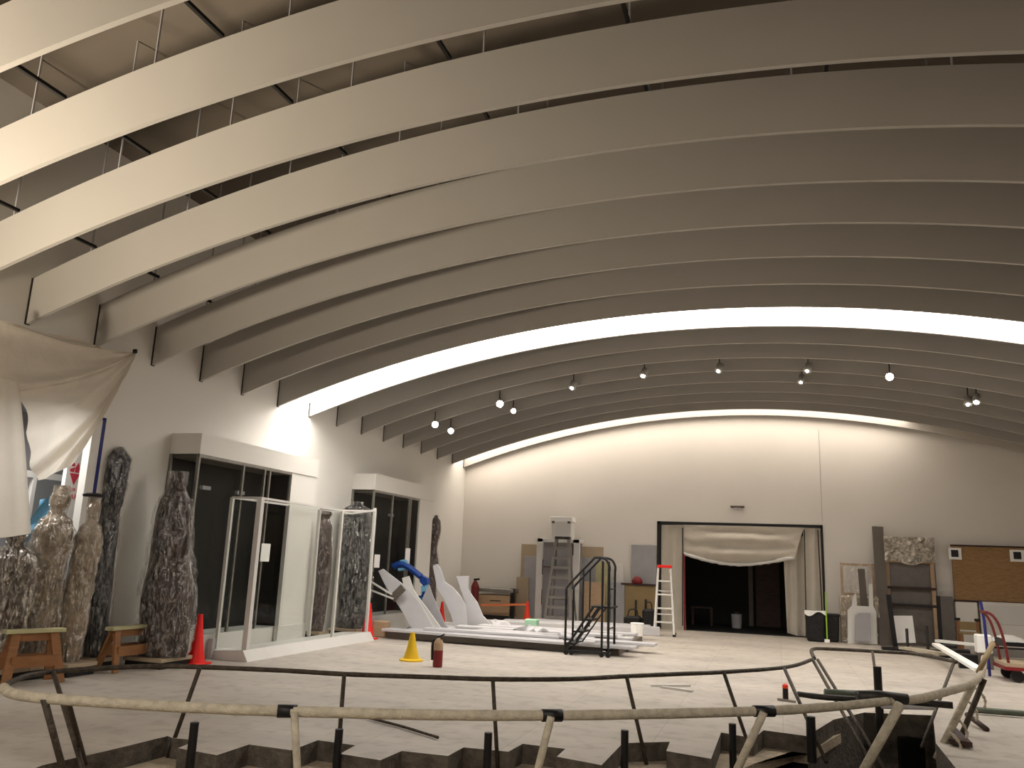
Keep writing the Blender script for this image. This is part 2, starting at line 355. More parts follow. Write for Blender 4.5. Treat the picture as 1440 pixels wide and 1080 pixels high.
# ------------------------------------------------------------------ wall display cases
def wall_case(ya, yb_, zt, zh, lab, papers, mulls, paneldark):
    XF = -8.39
    r = thing('display_case', lab, 'display case', (-8.67, (ya+yb_)/2, 0))
    zp = .36
    hd_ = MB().box(WL+.002, XF, ya, yb_, zh, zt).build('header', 'wall_paint', r)
    MB().box(WL+.002, XF+.02, ya-.02, yb_, 0, zp).build('plinth', 'white_paint', r)
    MB().box(WL+.002, WL+.03, ya, yb_-.9, zp, zh).build('back_panel', 'case_back', r)
    MB().box(WL+.03, XF-.03, ya+.05, yb_-.95, zh-.06, zh-.002).build('lamp_tray', 'case_grey', r)
    pil = MB().box(WL+.002, XF-.02, yb_-.86, yb_-.02, zp, zh).build('side_pilaster', 'wall_paint', r)
    MB().box(WL+.03, XF-.06, yb_-.9, yb_-.862, zp, zh).build('inner_side_panel', 'case_back', r)
    MB().box(WL+.03, XF-.02, ya, ya+.012, zp, zh).build('end_glass', 'case_glass', r)
    f = MB().box(XF-.012, XF, ya+.01, yb_-.9, zp, zh).build('front_glass', 'case_glass', r)
    for y in mulls:
        MB().box(XF-.035, XF+.003, y-.02, y+.02, zp, zh).build('mullion', 'steel', r)
    MB().box(XF-.05, XF+.002, ya, ya+.035, zp, zh).build('corner_post', 'steel', r)
    MB().box(WL+.01, WL+.05, ya-.001, ya+.03, zp, zh).build('corner_post', 'steel', r)
    MB().box(XF-.03, XF+.004, ya, yb_-.9, zh-.05, zh-.001).build('top_rail', 'steel', r)
    for (y, z) in [(ya+.9, .2), (ya+1.8, .2)]:
        MB().box(-8.72, -8.66, y-.4, y-.2, zh-.5, zh-.44).build('case_lamp', 'grey_board', hd_)
    return r
k1 = wall_case(10.41, 13.87, 3.38, 3.06, 'tall wall display case with dark interior behind the freestanding glass case', [], (11.55, 12.15, 12.3), 0)
k2 = wall_case(16.25, 19.6, 3.40, 3.05, 'farther wall display case with dark interior, beside the pile of white boards', [], (17.2, 18.1, 18.2), 0)
def note(px, X, w, h, lab):
    p = ax(*px, X); m = MB(); m.box(X, X+.004, p.y-w/2, p.y+w/2, p.z-h/2, p.z+h/2)
    tag(m.build('paper_notice', 'paper', origin=p), lab, 'paper')
note((373, 777), -8.388, .26, .3, 'white paper notice taped to the nearer wall display case')
note((530, 789), -8.388, .26, .28, 'white paper notice on the farther display case, left one')
note((573, 783), -8.388, .26, .4, 'white paper notice on the farther display case above the blue arm')

# ------------------------------------------------------------------ freestanding glass case on a white platform
r = thing('glass_vitrine', 'freestanding glass vitrine with white frame on a low white platform', 'glass case', (-8.0, 13.2, 0))
y0, y1, x0, x1 = 11.1, 15.25, -8.36, -7.72
m = MB(); m.hexa([(x0, y0, 0), (x1+.08, y0, 0), (x1+.08, y1, 0), (x0, y1, 0), (x0, y0, .12), (x1-.02, y0, .16), (x1-.02, y1, .16), (x0, y1, .12)]); m.build('platform', 'white_paint', r)
m = MB(); m.box(x0+.02, x0+.1, y0-.05, y0+.02, .0, .3); m.build('corner_block', 'white_board', r)
tp = 2.46
for (x, y, w, z1) in [(x1-.06, y0+.12, .085, tp), (x0+.05, y0+.12, .05, tp), (x0+.05, y0+1.75, .075, tp), (x1-.06, y0+2.72, .05, tp-.02), (x0+.05, 13.9, .05, tp), (x1-.06, y1-.1, .05, tp+.12)]:
    m = MB(); m.box(x-w/2, x+w/2, y-w/2, y+w/2, .14, z1); m.build('frame_post', 'white_paint', r)
for (a, b) in [((x1-.06, y0+.12, tp), (x0+.05, y0+.12, tp)), ((x1-.06, y0+.12, tp), (x1-.06, y0+2.72, tp-.02)), ((x1-.06, y0+2.72, tp-.02), (x1-.06, y1-.1, tp+.06)), ((x0+.05, y0+.12, tp), (x0+.05, y1-.1, tp)), ((x0+.05, 13.9, tp), (x1-.06, 13.82, tp-.02)), ((x0+.05, y1-.1, tp), (x1-.06, y1-.1, tp+.08))]:
    m = MB(); m.bar(a, b, .03, .035); m.build('top_rail', 'white_paint', r)
m = MB(); m.box(x1-.065, x1-.055, y0+.16, y0+2.7, .16, tp-.03); m.build('front_glass', 'case_glass', r)
m = MB(); m.box(x1-.065, x1-.055, y0+2.75, y1-.13, .16, tp-.03); m.build('front_glass', 'case_glass', r)
m = MB(); m.box(x0+.08, x1-.1, y0+.115, y0+.125, .16, tp-.03); m.build('end_glass', 'case_glass', r)

# ------------------------------------------------------------------ wrapped statues
def statue(px, yy, H, W_, mbody, mwrap, lab, seed, pz=.16, prof=None, base=True, depth=.75, ps=.3):
    x, y = at(px[0], px[1], yy).x, yy; r = thing('wrapped_statue', lab, 'wrapped statue', (x, y, 0), 'plastic wrapped statues along the left wall')
    if base:
        MB().box(x-ps, x+ps, y-ps, y+ps, 0, pz-.05).build('pallet', 'dark_interior', r)
        MB().box(x-ps-.02, x+ps+.02, y-ps-.02, y+ps+.02, pz-.05, pz).build('pallet_deck', 'tan_panel', r)
    h = H-pz
    # radius profile (fraction of W_) up the body: feet, robe, waist, chest, shoulders, neck, head
    pr = prof or [(0, .42), (.04, .46), (.2, .5), (.4, .47), (.55, .44), (.66, .48), (.74, .47), (.8, .36), (.84, .2), (.865, .17), (.9, .22), (.94, .23), (.975, .17), (1, .05)]
    def rad(t):
        for (a, ra), (b, rb) in zip(pr, pr[1:]):
            if a <= t <= b: return lerp(ra, rb, sm((t-a)/(b-a)))
        return pr[-1][1]
    def shell(k, amp, sc, seg, n, off, tmin=0, tmax=1.0, minr=0):
        m = MB(); rings = []
        for i in range(n+1):
            t = lerp(tmin, tmax, i/n); rr = max(rad(min(max(t, 0), 1)), minr)*W_*k
            ring = []
            for j in range(seg):
                a = 2*PI*j/seg; nx = noise.noise(Vector((math.cos(a)*sc+seed*3, math.sin(a)*sc, t*h*sc*.8+off)))
                nf = math.sin(a*5+seed+t*3)*.05*(1-t) if k == 1 else 0
                q = rr*(1+amp*nx+nf)
                sway = .05*math.sin(t*4+seed)
                ring.append(m.bm.verts.new((x+sway+math.cos(a)*q, y+math.sin(a)*q*depth, pz+t*h*(1 if t < 1 else 1.01))))
            rings.append(ring)
        for i in range(n):
            for j in range(seg): m.bm.faces.new([rings[i][j], rings[i][(j+1) % seg], rings[i+1][(j+1) % seg], rings[i+1][j]])
        m.bm.faces.new(rings[0][::-1]); m.bm.faces.new(rings[-1]); return m
    b = shell(1, .14, 2.6, 32, 60, 0).build('figure', mbody, r, smooth=True)
    w = shell(1.14, .26, 6, 56, 110, 9, 0, 1.0, .2).build('plastic_cover', mwrap, r, smooth=False)
    return r
statue((232, 850), 10.05, 2.72, .62, 'bronze', 'plastic_wrap', 'broad dark brown statue in clear plastic standing left of the nearer display case', 1.3, pz=.14,
       prof=[(0, .54), (.05, .6), (.3, .6), (.55, .5), (.75, .43), (.84, .38), (.885, .26), (.91, .2), (.945, .22), (.98, .17), (1, .05)])
statue((147, 790), 9.32, 2.98, .38, 'black_cloth', 'plastic_wrap', 'slim black statue in shiny plastic just right of the white logo panel', 2.1, ps=.22,
       prof=[(0, .36), (.1, .4), (.4, .44), (.55, .46), (.7, .4), (.74, .46), (.86, .52), (.95, .5), (.985, .3), (1, .1)])
statue((66, 800), 8.5, 2.36, .52, 'tan_figure', 'milky_wrap', 'tall brown statue with a narrow head in crumpled plastic behind the left sawhorse', 3.7)
sd = statue((115, 800), 8.78, 2.28, .36, 'tan_figure', 'milky_wrap', 'pale statue with a dark cap in crumpled plastic in front of the logo panel', 4.4, ps=.22)
MB().lathe([(.13, 0), (.14, .03), (.10, .04), (.09, .05)], (sd.location.x+.02, 8.78, 2.26), 20).build('flat_cap', 'black_metal', sd)
statue((8, 830), 7.95, 1.86, .56, 'bronze', 'milky_wrap', 'shorter reddish brown wrapped statue at the left edge of the view', 5.2)
statue((452, 800), 14.6, 2.5, .3, 'dark_wood', 'plastic_wrap', 'thin dark brown wrapped post figure beyond the nearer display case', 6.1, ps=.15,
       prof=[(0, .42), (.3, .45), (.6, .5), (.85, .48), (.93, .3), (.96, .45), (1, .3)])
statue((498, 800), 15.76, 2.72, .62, 'black_cloth', 'plastic_wrap', 'tall black wrapped figure seen through the right end of the vitrine', 7.3,
       prof=[(0, .5), (.1, .52), (.4, .54), (.7, .54), (.88, .5), (.95, .4), (1, .1)])
statue((608, 810), 20.0, 2.7, .36, 'dark_wood', 'plastic_wrap', 'narrow dark wrapped figure beside the far end of the farther display case', 8.8, base=False, pz=0,
       prof=[(0, .4), (.3, .4), (.55, .5), (.7, .3), (.86, .45), (.95, .36), (1, .1)])

# ------------------------------------------------------------------ doorway, logo panel and drapes on the left
XP = -9.42
pa, pb = ax(88, 700, XP), ax(108, 700, XP)
r = thing('logo_panel', 'tall white panel with a red emblem standing in the left doorway', 'panel', (XP-.03, pa.y+.45, 0))
m = MB(); m.box(XP-.06, XP, pa.y, pa.y+1.3, 0, 3.4); m.build('panel_board', 'paper', r)
m = MB(); ec = ax(106, 666, XP); es = 1.08
def arrow(m, pts): m.prism([(XP+.001, ec.y+a*es, ec.z+.02+b*es) for a, b in pts], (.004, 0, 0))
arrow(m, [(-.09, -.02), (.07, -.02), (-.005, -.17)])
arrow(m, [(-.1, .03), (-.02, .06), (-.03, -.005), (-.09, 0)]); arrow(m, [(-.012, .06), (.03, .13), (.055, .05), (.05, -.005), (-.015, -.005)])
arrow(m, [(.065, .1), (.11, .1), (.11, .05), (.07, .05)]); arrow(m, [(.07, .035), (.12, .02), (.09, -.01), (.06, 0)]); arrow(m, [(-.09, .1), (-.04, .12), (-.02, .075), (-.07, .07)])
m.build('red_emblem', 'red_ink', r)
def text(body, size, loc, rot, mt, parent, name='lettering'):
    cu = bpy.data.curves.new(name, 'FONT'); cu.body = body; cu.size = size; cu.extrude = .002; cu.align_x = 'CENTER'; cu.space_character = 1.05
    t = bpy.data.objects.new(name+'_tmp', cu); C.objects.link(t)
    dg = bpy.context.evaluated_depsgraph_get(); me = bpy.data.meshes.new_from_object(t.evaluated_get(dg)); bpy.data.objects.remove(t)
    me.materials.clear(); me.materials.append(M[mt]); me.transform(Matrix.Translation(Vector(loc)-parent.location) @ rot)
    o = bpy.data.objects.new(name, me); C.objects.link(o); o.parent = parent; return o
RX = Matrix(((0, 0, 1, 0), (1, 0, 0, 0), (0, 1, 0, 0), (0, 0, 0, 1)))
q = ax(107, 691, XP); text('CENTER FOR THE', .062, (XP+.004, q.y, q.z), RX, 'red_ink', r)
q = ax(102, 702, XP); text('CARE', .1, (XP+.004, q.y, q.z), RX, 'red_ink', r)
m = MB()
a, b, c2 = ax(160, 588, -8.945), ax(143, 586, -8.945), ax(130, 798, -8.945)
yt = 9.04
m.box(WL, WL+.006, yt-.028, yt+.028, 0.02, 3.38).box(WL, WL+.006, 8.84, yt, 3.345, 3.38).box(WL, WL+.006, 8.86, yt, 1.28, 1.32)
tag(m.build('tape_outline', 'blue_tape', origin=(WL, 9, 1)), 'dark blue masking tape outlining the doorway jamb beside the logo panel', 'tape')
XD = -9.9
fa, fb_, fc = ax(50, 672, XD), ax(92, 668, XD), ax(46, 760, XD)
r = thing('door_frame', 'white glazed door frame standing behind the statues left of the logo panel', 'door frame', (XD, fa.y, 0))
MB().box(XD-.06, XD, fa.y-.03, fa.y+.03, 0, fa.z).build('stile', 'white_paint', r); MB().box(XD-.06, XD, fa.y-.8, fa.y-.74, 0, fa.z).build('stile', 'white_paint', r)
MB().box(XD-.06, XD, fa.y-.8, fa.y+1.2, fa.z, fa.z+.09).build('head_rail', 'white_paint', r); MB().box(XD-.04, XD-.03, fa.y, fa.y+1.2, .02, fa.z).build('glass_pane', 'case_glass', r)
# blue plastic drape behind statues
m = MB(); m.grid(10, 14, lambda u, v: Vector((-9.45+.04*math.sin(v*9+u*5), lerp(ax(lerp(55, 28, v), 710, -9.45).y, ax(lerp(78, 50, v), 710, -9.45).y, u), lerp(2.2, 1.45, v)+.1*u)))
tag(m.build('blue_sheet', 'light_blue', origin=(-9.45, 8.2, 1.8), smooth=True), 'crumpled light blue plastic hanging behind the brown wrapped statue', 'plastic sheet')
# large translucent drape pinned high on the wall
P = ax(191, 495, -8.85)
Q = [ax(*q, X) for q, X in [((112, 476), -8.88), ((60, 468), -8.84), ((-30, 452), -8.8), ((-60, 520), -8.75), ((5, 548), -8.7), ((26, 556), -8.7), ((34, 600), -8.68), ((42, 650), -8.68), ((47, 674), -8.68), ((68, 670), -8.7), ((96, 652), -8.74)]]
Q = spline(Q, 6); nq = len(Q)-1
def drape(u, v):
    q = Q[min(nq, int(round(u*nq)))]; e = sm(v)
    p = P.lerp(q, v)
    sag = 4*v*(1-v)
    fold = (1-abs(math.sin(u*15+.5)))*.16*math.sqrt(v)*(1-.3*v)+.035*math.sin(u*61+v*5)*v
    edge = max(0, (u-.8)/.2)
    return p+Vector((.06*sag+fold*.9+.04*noise.noise(Vector((u*9, v*7, 0))), 0, -.10*sag*(1-edge)+.05*edge*sag))
m = MB(); m.grid(nq, 26, drape)
tag(m.build('plastic_drape', 'poly_sheet', origin=P, smooth=True), 'large translucent plastic sheet pinned high on the left wall and hanging in folds', 'plastic sheet')
m = MB(); m.grid(30, 20, lambda u, v: Vector((-8.62+.05*math.sin(u*16)+.02*math.sin(u*41), lerp(5.9, ax(lerp(24, 46, v**.7), lerp(552, 745, v), -8.62).y, u), lerp(3.5, 1.75, v)-.12*math.sin(u*PI)*v)))
tag(m.build('plastic_drape', 'poly_sheet', origin=(-8.6, 7, 2.6), smooth=True), 'brownish plastic sheet hanging at the left edge under the pinned drape', 'plastic sheet')
for px, lab in (((190, 494), 'dark clamp holding the right tip of the pinned plastic sheet'), ((43, 543), 'dark clamp at the fold of the pinned plastic sheet')):
    q = ax(*px, -8.8); m = MB(); m.box(q.x-.03, q.x+.03, q.y-.02, q.y+.02, q.z-.03, q.z+.03); tag(m.build('spring_clamp', 'black_metal', origin=q, bevel=.006), lab, 'clamp')

# ------------------------------------------------------------------ sawhorses
def sawhorse(a, b, H, lab):
    a, b = Vector(a), Vector(b); r = thing('sawhorse', lab, 'sawhorse', (a+b)/2, 'wooden sawhorses by the left wall')
    u = (b-a).normalized(); nrm = Vector((-u.y, u.x, 0)); Z = Vector((0, 0, 1))
    m = MB(); m.bar(a+Z*(H-.02)-u*.06, b+Z*(H-.02)+u*.06, .14, .045); m.build('top_beam', 'pale_lumber', r, bevel=.004)
    m = MB(); m.bar(a+Z*(H-.09)+u*.02, b+Z*(H-.09)-u*.02, .04, .09); m.build('under_beam', 'orange_wood', r)
    for e, s_ in ((a, 1), (b, -1)):
        for k in (-1, 1):
            m = MB(); m.bar(e+nrm*k*.16-u*s_*.03, e+nrm*k*.03+u*s_*.06+Z*(H-.05), .1, .035, upv=nrm); m.build('leg', 'orange_wood', r)
    for k in (-1, 1):
        m = MB(); m.bar(a+nrm*k*.115+Z*.26+u*.02, b+nrm*k*.115+Z*.26-u*.02, .025, .13); m.build('side_rail', 'orange_wood', r)
sawhorse(fl(2, 964), fl(72, 958), .62, 'wooden sawhorse with pale top board at the left edge of the view')
sawhorse(fl(150, 945), fl(207, 936), .57, 'wooden sawhorse with pale top board standing before the broad brown statue')

# ------------------------------------------------------------------ cones, bollard, foreground loose items
def cone(p, h, mt, lab, rb=None, square=True, lean=0):
    p = Vector(p); r = thing('traffic_cone', lab, 'traffic cone', p, 'traffic cones')
    rb = rb or h*.19
    if square: MB().box(p.x-rb*1.25, p.x+rb*1.25, p.y-rb*1.25, p.y+rb*1.25, .0, .03).build('base_plate', mt, r, bevel=.008)
    else: MB().lathe([(rb*1.5, 0), (rb*1.5, .02), (rb*1.1, .035)], p, 28).build('base_plate', mt, r, smooth=False)
    MB().lathe([(rb, .03), (rb*.62, h*.45), (rb*.3, h*.93), (rb*.26, h), (rb*.15, h)], p, 28).build('cone_body', mt, r)
cone(fl(274, 934), .70, 'red_plastic', 'large red traffic cone before the nearer display case plinth')
cone(fl(516, 899), .70, 'red_plastic', 'red traffic cone beside the right end of the white platform')
cone(fl(578, 929), .44, 'yellow_plastic', 'yellow cone standing on the floor before the white board pile', rb=.13, square=False)
cone(fl(741, 872)*.93, .6, 'orange_red', 'orange red traffic cone by the back wall near the stepladder')
cone(fl(621, 868)*.9, .55, 'red_plastic', 'small red traffic cone behind the leaning white boards')
for o in C.objects:
    if o.name.startswith('traffic_cone'): o.location.z = 0
p = fl(615, 938); r = thing('fire_extinguisher', 'dark red canister with black hose standing beside the yellow cone', 'fire extinguisher', p)
m = MB(); m.lathe([(.07, 0), (.075, .02), (.075, .25)], p, 20); m.build('lower_body', 'dark_red', r, smooth=False)
m = MB(); m.lathe([(.074, .25), (.074, .36), (.05, .41), (.025, .43)], p, 20); m.build('upper_body', 'tan_wood', r, smooth=False)
m = MB(); m.bar(p+Vector((-.03, 0, .43)), p+Vector((.09, 0, .49)), .03, .02).bar(p+Vector((-.03, 0, .42)), p+Vector((.06, 0, .42)), .03, .02); m.build('lever', 'black_metal', r)
m = MB(); m.tube(spline([p+Vector((-.02, -.01, .42)), p+Vector((-.085, -.02, .36)), p+Vector((-.088, -.02, .2)), p+Vector((-.08, -.02, .1))]), .022, 8); m.build('hose', 'black_metal', r, smooth=True)
# ring posts and rails
RZ = .6
def rz(*pts, z=RZ): return [fl(x, y, z) for x, y in pts]
r = thing('curved_rail_frame', 'long oval pipe rail frame on leaning posts around the floor recess', 'rail frame', (-1.8, 7, 0))
near = rz((5, 967), (12, 973), (30, 978), (65, 982), (150, 988), (270, 995), (400, 1000), (600, 1005), (775, 1006), (960, 1003), (1090, 999), (1180, 993), (1250, 986))
MB().tube(spline(near, 8), .036, 12, jit=.035).build('near_rail', 'pipe_wrap', r, smooth=True)
nr2 = rz((1250, 986), (1290, 983), (1330, 973), (1362, 963), (1380, 948), (1384, 925))
MB().tube(spline(nr2, 8), .038, 12, jit=.05).build('end_rail', 'pipe_wrap', r, smooth=True)
far = rz((5, 967), (14, 960), (40, 950), (80, 944), (140, 940), (210, 937), (280, 938), (400, 943), (485, 948), (600, 952), (693, 955), (800, 955), (880, 951), (950, 948), (1020, 945), (1107, 938), (1143, 927))
MB().tube(spline(far, 8), .021, 10, jit=.04).build('far_rail', 'rail_brown', r, smooth=True)
fr2 = [fl(1145, 926, RZ), fl(1143, 913, RZ)+Vector((0, 0, 0)), fl(1175, 913, RZ), fl(1230, 916, RZ), fl(1290, 920, RZ), fl(1345, 931, RZ)]
MB().tube(spline(fr2, 8), .024, 10, jit=.04).build('far_rail', 'rail_brown', r, smooth=True)
def post(p0, p1, dy, rad, mt, z0=RZ, zb_=ZP, name='post', par=None):
    a = fl(*p0, z0); best = None
    for k in range(0, 400):
        t = .2+k*.02; q = fl(lerp(p0[0], p1[0], t), lerp(p0[1], p1[1], t), zb_)
        if q.y <= 0: break
        if best is None or abs(q.y-(a.y+dy)) < abs(best.y-(a.y+dy)): best = q
    MB().tube([a, a.lerp(best, .5), best], rad, 10, jit=.04).build(name, mt, par or r, smooth=True)
    return a, best
for (a, b, dy, rad, mt) in [((62, 983), (88, 1080), .35, .024, 'rail_brown'), ((95, 985), (116, 1060), 1.1, .02, 'rail_brown'), ((414, 1002), (418, 1080), .1, .024, 'pipe_wrap'),
                            ((775, 1008), (757, 1080), .1, .028, 'pipe_wrap'), ((1074, 1002), (1040, 1075), .2, .03, 'pipe_wrap'),
                            ((1266, 990), (1222, 1070), .2, .04, 'pipe_wrap'), ((1368, 962), (1325, 1050), .1, .036, 'pipe_wrap'), ((1384, 955), (1352, 1035), .1, .03, 'rail_brown')]:
    post(a, b, dy, rad, mt)
for (a, b, dy, mt) in [((281, 939), (235, 1068), 0, 'rail_brown'), ((484, 949), (474, 1080), 0, 'rail_brown'), ((693, 955), (700, 1080), 0, 'rail_brown'),
                       ((881, 951), (906, 1060), 0, 'rail_brown'), ((1018, 946), (1055, 1055), 0, 'rail_brown'), ((1103, 940), (1150, 1045), -.8, 'rail_brown'), ((1143, 928), (1178, 990), -2.2, 'rail_brown'), ((1150, 928), (1188, 990), -2.2, 'rail_brown'),
                       ((1227, 917), (1236, 985), -2.0, 'rail_brown'), ((1342, 930), (1326, 972), -1.8, 'rail_brown'), ((75, 945), (110, 1060), -.5, 'rail_brown')]:
    post(a, b, dy, .019, mt)
for x, y, l in ((404, 1000, .16), (776, 1006, .2), (1074, 1000, .26), (238, 1, 0))[:3]:
    a = fl(x-14, y, RZ); b = fl(x+14, y, RZ); MB().tube([a, b], .043, 12).build('clamp_sleeve', 'black_metal', r, smooth=True)
# junction cluster on the right
q = fl(1250, 985, RZ)
MB().tube([q+Vector((-.25, -.1, .02)), q+Vector((-.1, -.03, .03)), q+Vector((.15, .02, .02))], .05, 12, jit=.2).build('coupling', 'dark_metal', r, smooth=True)
def loose(name, pts, rad, mt, lab, cat, z=0.03, jit=.05, group=None, sp=True):
    P_ = [fl(x, y, zz) for x, y, zz in pts]
    m = MB(); m.tube(spline(P_, 5) if sp and len(P_) > 2 else P_, rad, 10, jit=jit)
    return tag(m.build(name, mt, origin=P_[0], smooth=True), lab, cat, group)
loose('steel_pipe', [(1368, 998, .05), (1445, 1004, .05)], .036, 'green_pipe', 'short grey green pipe lying on the floor at the right edge', 'pipe')
loose('steel_pipe', [(1122, 976, .35), (1165, 981, .35), (1238, 984, .35)], .03, 'dark_metal', 'dark pipe running under the rail at the right of the recess', 'pipe')
loose('steel_pipe', [(1160, 974, .36), (1205, 976, .36)], .04, 'green_pipe', 'short grey pipe offcut lying over the dark pipe', 'pipe')
loose('steel_pipe', [(1240, 992, .3), (1312, 994, .3)], .035, 'white_board', 'short white pipe below the rail coupling', 'pipe')
loose('steel_pipe', [(1268, 985, .42), (1340, 992, .42)], .035, 'dark_metal', 'dark pipe crossing behind the rail coupling', 'pipe')
loose('metal_rod', [(512, 1008, .02), (560, 1020, .02), (616, 1037, .02)], .013, 'rail_brown', 'thin dark rod lying on the floor beyond the near rail', 'rod')
loose('wooden_stick', [(1396, 905, .9), (1376, 945, .62)], .03, 'olive_panel', 'brown wooden stick leaning on the right end of the rail', 'stick')
loose('wooden_stick', [(1360, 1005, .1), (1388, 1026, .02)], .03, 'dark_wood', 'dark stick lying beyond the right posts of the rail', 'stick')
m = MB(); m.prism([fl(1345, 1030, .02), fl(1368, 1052, .02), fl(1335, 1046, .02)], (0, 0, .05)); tag(m.build('wooden_wedge', 'dark_wood', origin=fl(1345, 1040)), 'dark wooden wedge on the floor by the right posts', 'wedge')
for k, (x, y) in enumerate([(1372, 968), (1360, 985), (1345, 1010), (1336, 1030)]):
    a = fl(x, y, .45-.1*k); MB().tube(spline([a, a+Vector((.05, -.03, -.05)), a+Vector((.09, .02, -.13)), a+Vector((.07, -.02, -.2))], 4), .014, 6, jit=.4).build('torn_wrap', 'pipe_wrap', r, smooth=True)
# stub pipes standing in the recess
GP = 'black stub pipes standing in the floor recess'
for k, (x, yt_, yb_, lab) in enumerate([(266, 1015, 1112, 'black stub pipe at the left end of the recess'), (475, 1025, 1092, 'black stub pipe second from the left in the recess'), (687, 1030, 1098, 'black stub pipe in the middle of the recess'),
                             (881, 1027, 1096, 'black stub pipe under the far rail right of the middle'), (1034, 1018, 1082, 'black stub pipe near the forked pale post'), (1145, 1008, 1072, 'tallest black stub pipe at the edge of the deep hole')]):
    b = fl(x-3, yb_, ZP); t = at(x, yt_, b.y)
    m = MB(); m.tube([b, (b.x, b.y, t.z)], .034 if k < 5 else .045, 14); tag(m.build('stub_pipe', 'black_metal', origin=b, smooth=False), lab, 'pipe', GP)
b = fl(1236, 985, .25); m = MB(); m.tube([(b.x, b.y, ZP), (b.x, b.y, .62)], .045, 14); tag(m.build('stub_pipe', 'black_metal', origin=(b.x, b.y, ZP)), 'black stub pipe standing behind the rail coupling on the right', 'pipe', GP)
# marker with orange top
b = fl(1105, 986); r2 = thing('marker_post', 'short black marker post with an orange top on the floor beyond the rail', 'marker post', b)
m = MB(); m.tube([b, b+Vector((0, 0, .16))], .035, 14); m.build('post', 'black_metal', r2)
m = MB(); m.tube([b+Vector((0, 0, .16)), b+Vector((0, 0, .2)), b+Vector((0, 0, .215))], [.037, .036, .02], 14); m.build('orange_cap', 'orange_red', r2)
m = MB(); m.bar(b+Vector((-.1, 0, .015)), b+Vector((.12, -.1, .015)), .03, .03); m.build('foot', 'steel', r2)
# white offcuts on the floor
for (a, b_, lab) in [((915, 964), (970, 964), 'thin white strip lying on the floor, rear one of two'), ((930, 966), (974, 972), 'thin white strip lying on the floor, front one of two')]:
    A, B = fl(*a, .015), fl(*b_, .015); m = MB(); m.bar(A, B, .05, .03); tag(m.build('white_strip', 'white_paint', origin=A), lab, 'strip', 'white strips on the floor')
# dark machinery and debris in the deep hole
def dbox(px, z0, z1, w, dep, mt, lab, name='pump_unit', cat='pump', rot=.4):
    c = fl(*px, z1); m = MB(); u = Vector((math.cos(rot), math.sin(rot), 0)); v = Vector((-u.y, u.x, 0))
    cs = [c+u*a*w/2+v*b*dep/2 for a, b in ((-1, -1), (1, -1), (1, 1), (-1, 1))]
    m.hexa([(p.x, p.y, z0) for p in cs]+[(p.x, p.y, z1) for p in cs]); r3 = thing(name, lab, cat, (c.x, c.y, z0)); cs_ = m.build('casing', mt, r3, bevel=.02)
    m = MB(); m.tube([(c.x, c.y, z1-.01), (c.x, c.y, z1+.08)], w*.25, 14); m.build('valve_cap', 'dark_metal', cs_)
    m = MB(); m.tube([(c.x-w*.5, c.y, (z0+z1)/2), (c.x-w*.9, c.y-.05, (z0+z1)/2), (c.x-w*.9, c.y-.1, z0+.01)], .03, 10); m.build('outlet_pipe', 'steel', r3)
dbox((1280, 1030), -.8, -.25, .6, .5, 'black_metal', 'black pump unit in the deep hole under the right end of the rail')
dbox((1188, 1040), -.8, -.35, .45, .45, 'dark_metal', 'dark grey pump unit in the deep hole behind the forked post')
for k, (x, y, rr) in enumerate([(1215, 1075, .1), (1262, 1050, .07), (1300, 1035, .09), (1285, 1070, .11), (1240, 1078, .08)]):
    c = fl(x, y, -.78); m = MB(); bmesh.ops.create_icosphere(m.bm, subdivisions=2, radius=rr, matrix=Matrix.Translation(c+Vector((0, 0, rr*.5))))
    for v in m.bm.verts: v.co += Vector((noise.noise(v.co*9), noise.noise(v.co*9+Vector((5, 0, 0))), 0))*rr*.5
    tag(m.build('rubble_stone', 'tan_panel' if k % 2 else 'concrete_edge', origin=c), 'lump of rubble on the soil of the deep hole', 'rubble', 'rubble in the deep hole')
# ------------------------------------------------------------------ pile of white boards
GPB = 'white boards piled flat on the floor'
bl = MB(); r = thing('support_crib', 'low grey timber cribbing under the pile of white boards', 'cribbing', (-5.4, 16.6, 0))
for k in range(6):
    x = -7.2+k*.85; MB().box(x-.08, x+.08, 15.75, 18.6, 0, .14).build('sleeper', 'case_grey' if k % 2 else 'tan_panel', r)
MB().box(-7.6, -3.2, 15.72, 15.78, .02, .13).build('edge_plank', 'case_grey', r)
boards = [(-7.7, 15.75, -2.55, 15.6), (-7.3, 16.15, -3.4, 16.05), (-7.5, 16.6, -2.3, 16.5), (-7.6, 17.0, -3.6, 17.05), (-7.2, 17.5, -2.9, 17.4), (-7.4, 18.1, -3.2, 17.9), (-7.0, 18.5, -3.0, 18.55)]
rowl = ['nearest', 'second', 'third', 'fourth', 'fifth', 'sixth', 'seventh']
for k, (xa, ya, xb, yb2) in enumerate(boards):
    m = MB(); m.bar((xa, ya+.1, .17), (xb, yb2+.1, .165), .38, .05)
    tag(m.build('flat_board', 'white_board', origin=(xa, ya, .14), bevel=.006), 'long white board lying flat in the pile, %s row from the camera' % rowl[k], 'board', GPB)
up2 = [(-6.9, 15.95, -4.1, 16.15), (-5.9, 16.5, -3.7, 16.3), (-6.6, 16.95, -3.2, 17.2), (-6.3, 17.6, -3.9, 17.5)]
for k, (xa, ya, xb, yb2) in enumerate(up2):
    m = MB(); m.bar((xa, ya+.1, .222), (xb, yb2+.1, .222), .34, .05)
    tag(m.build('flat_board', 'white_board', origin=(xa, ya, .2), bevel=.006), 'upper white board on top of the flat pile, %s row from the camera' % rowl[k], 'board', GPB)
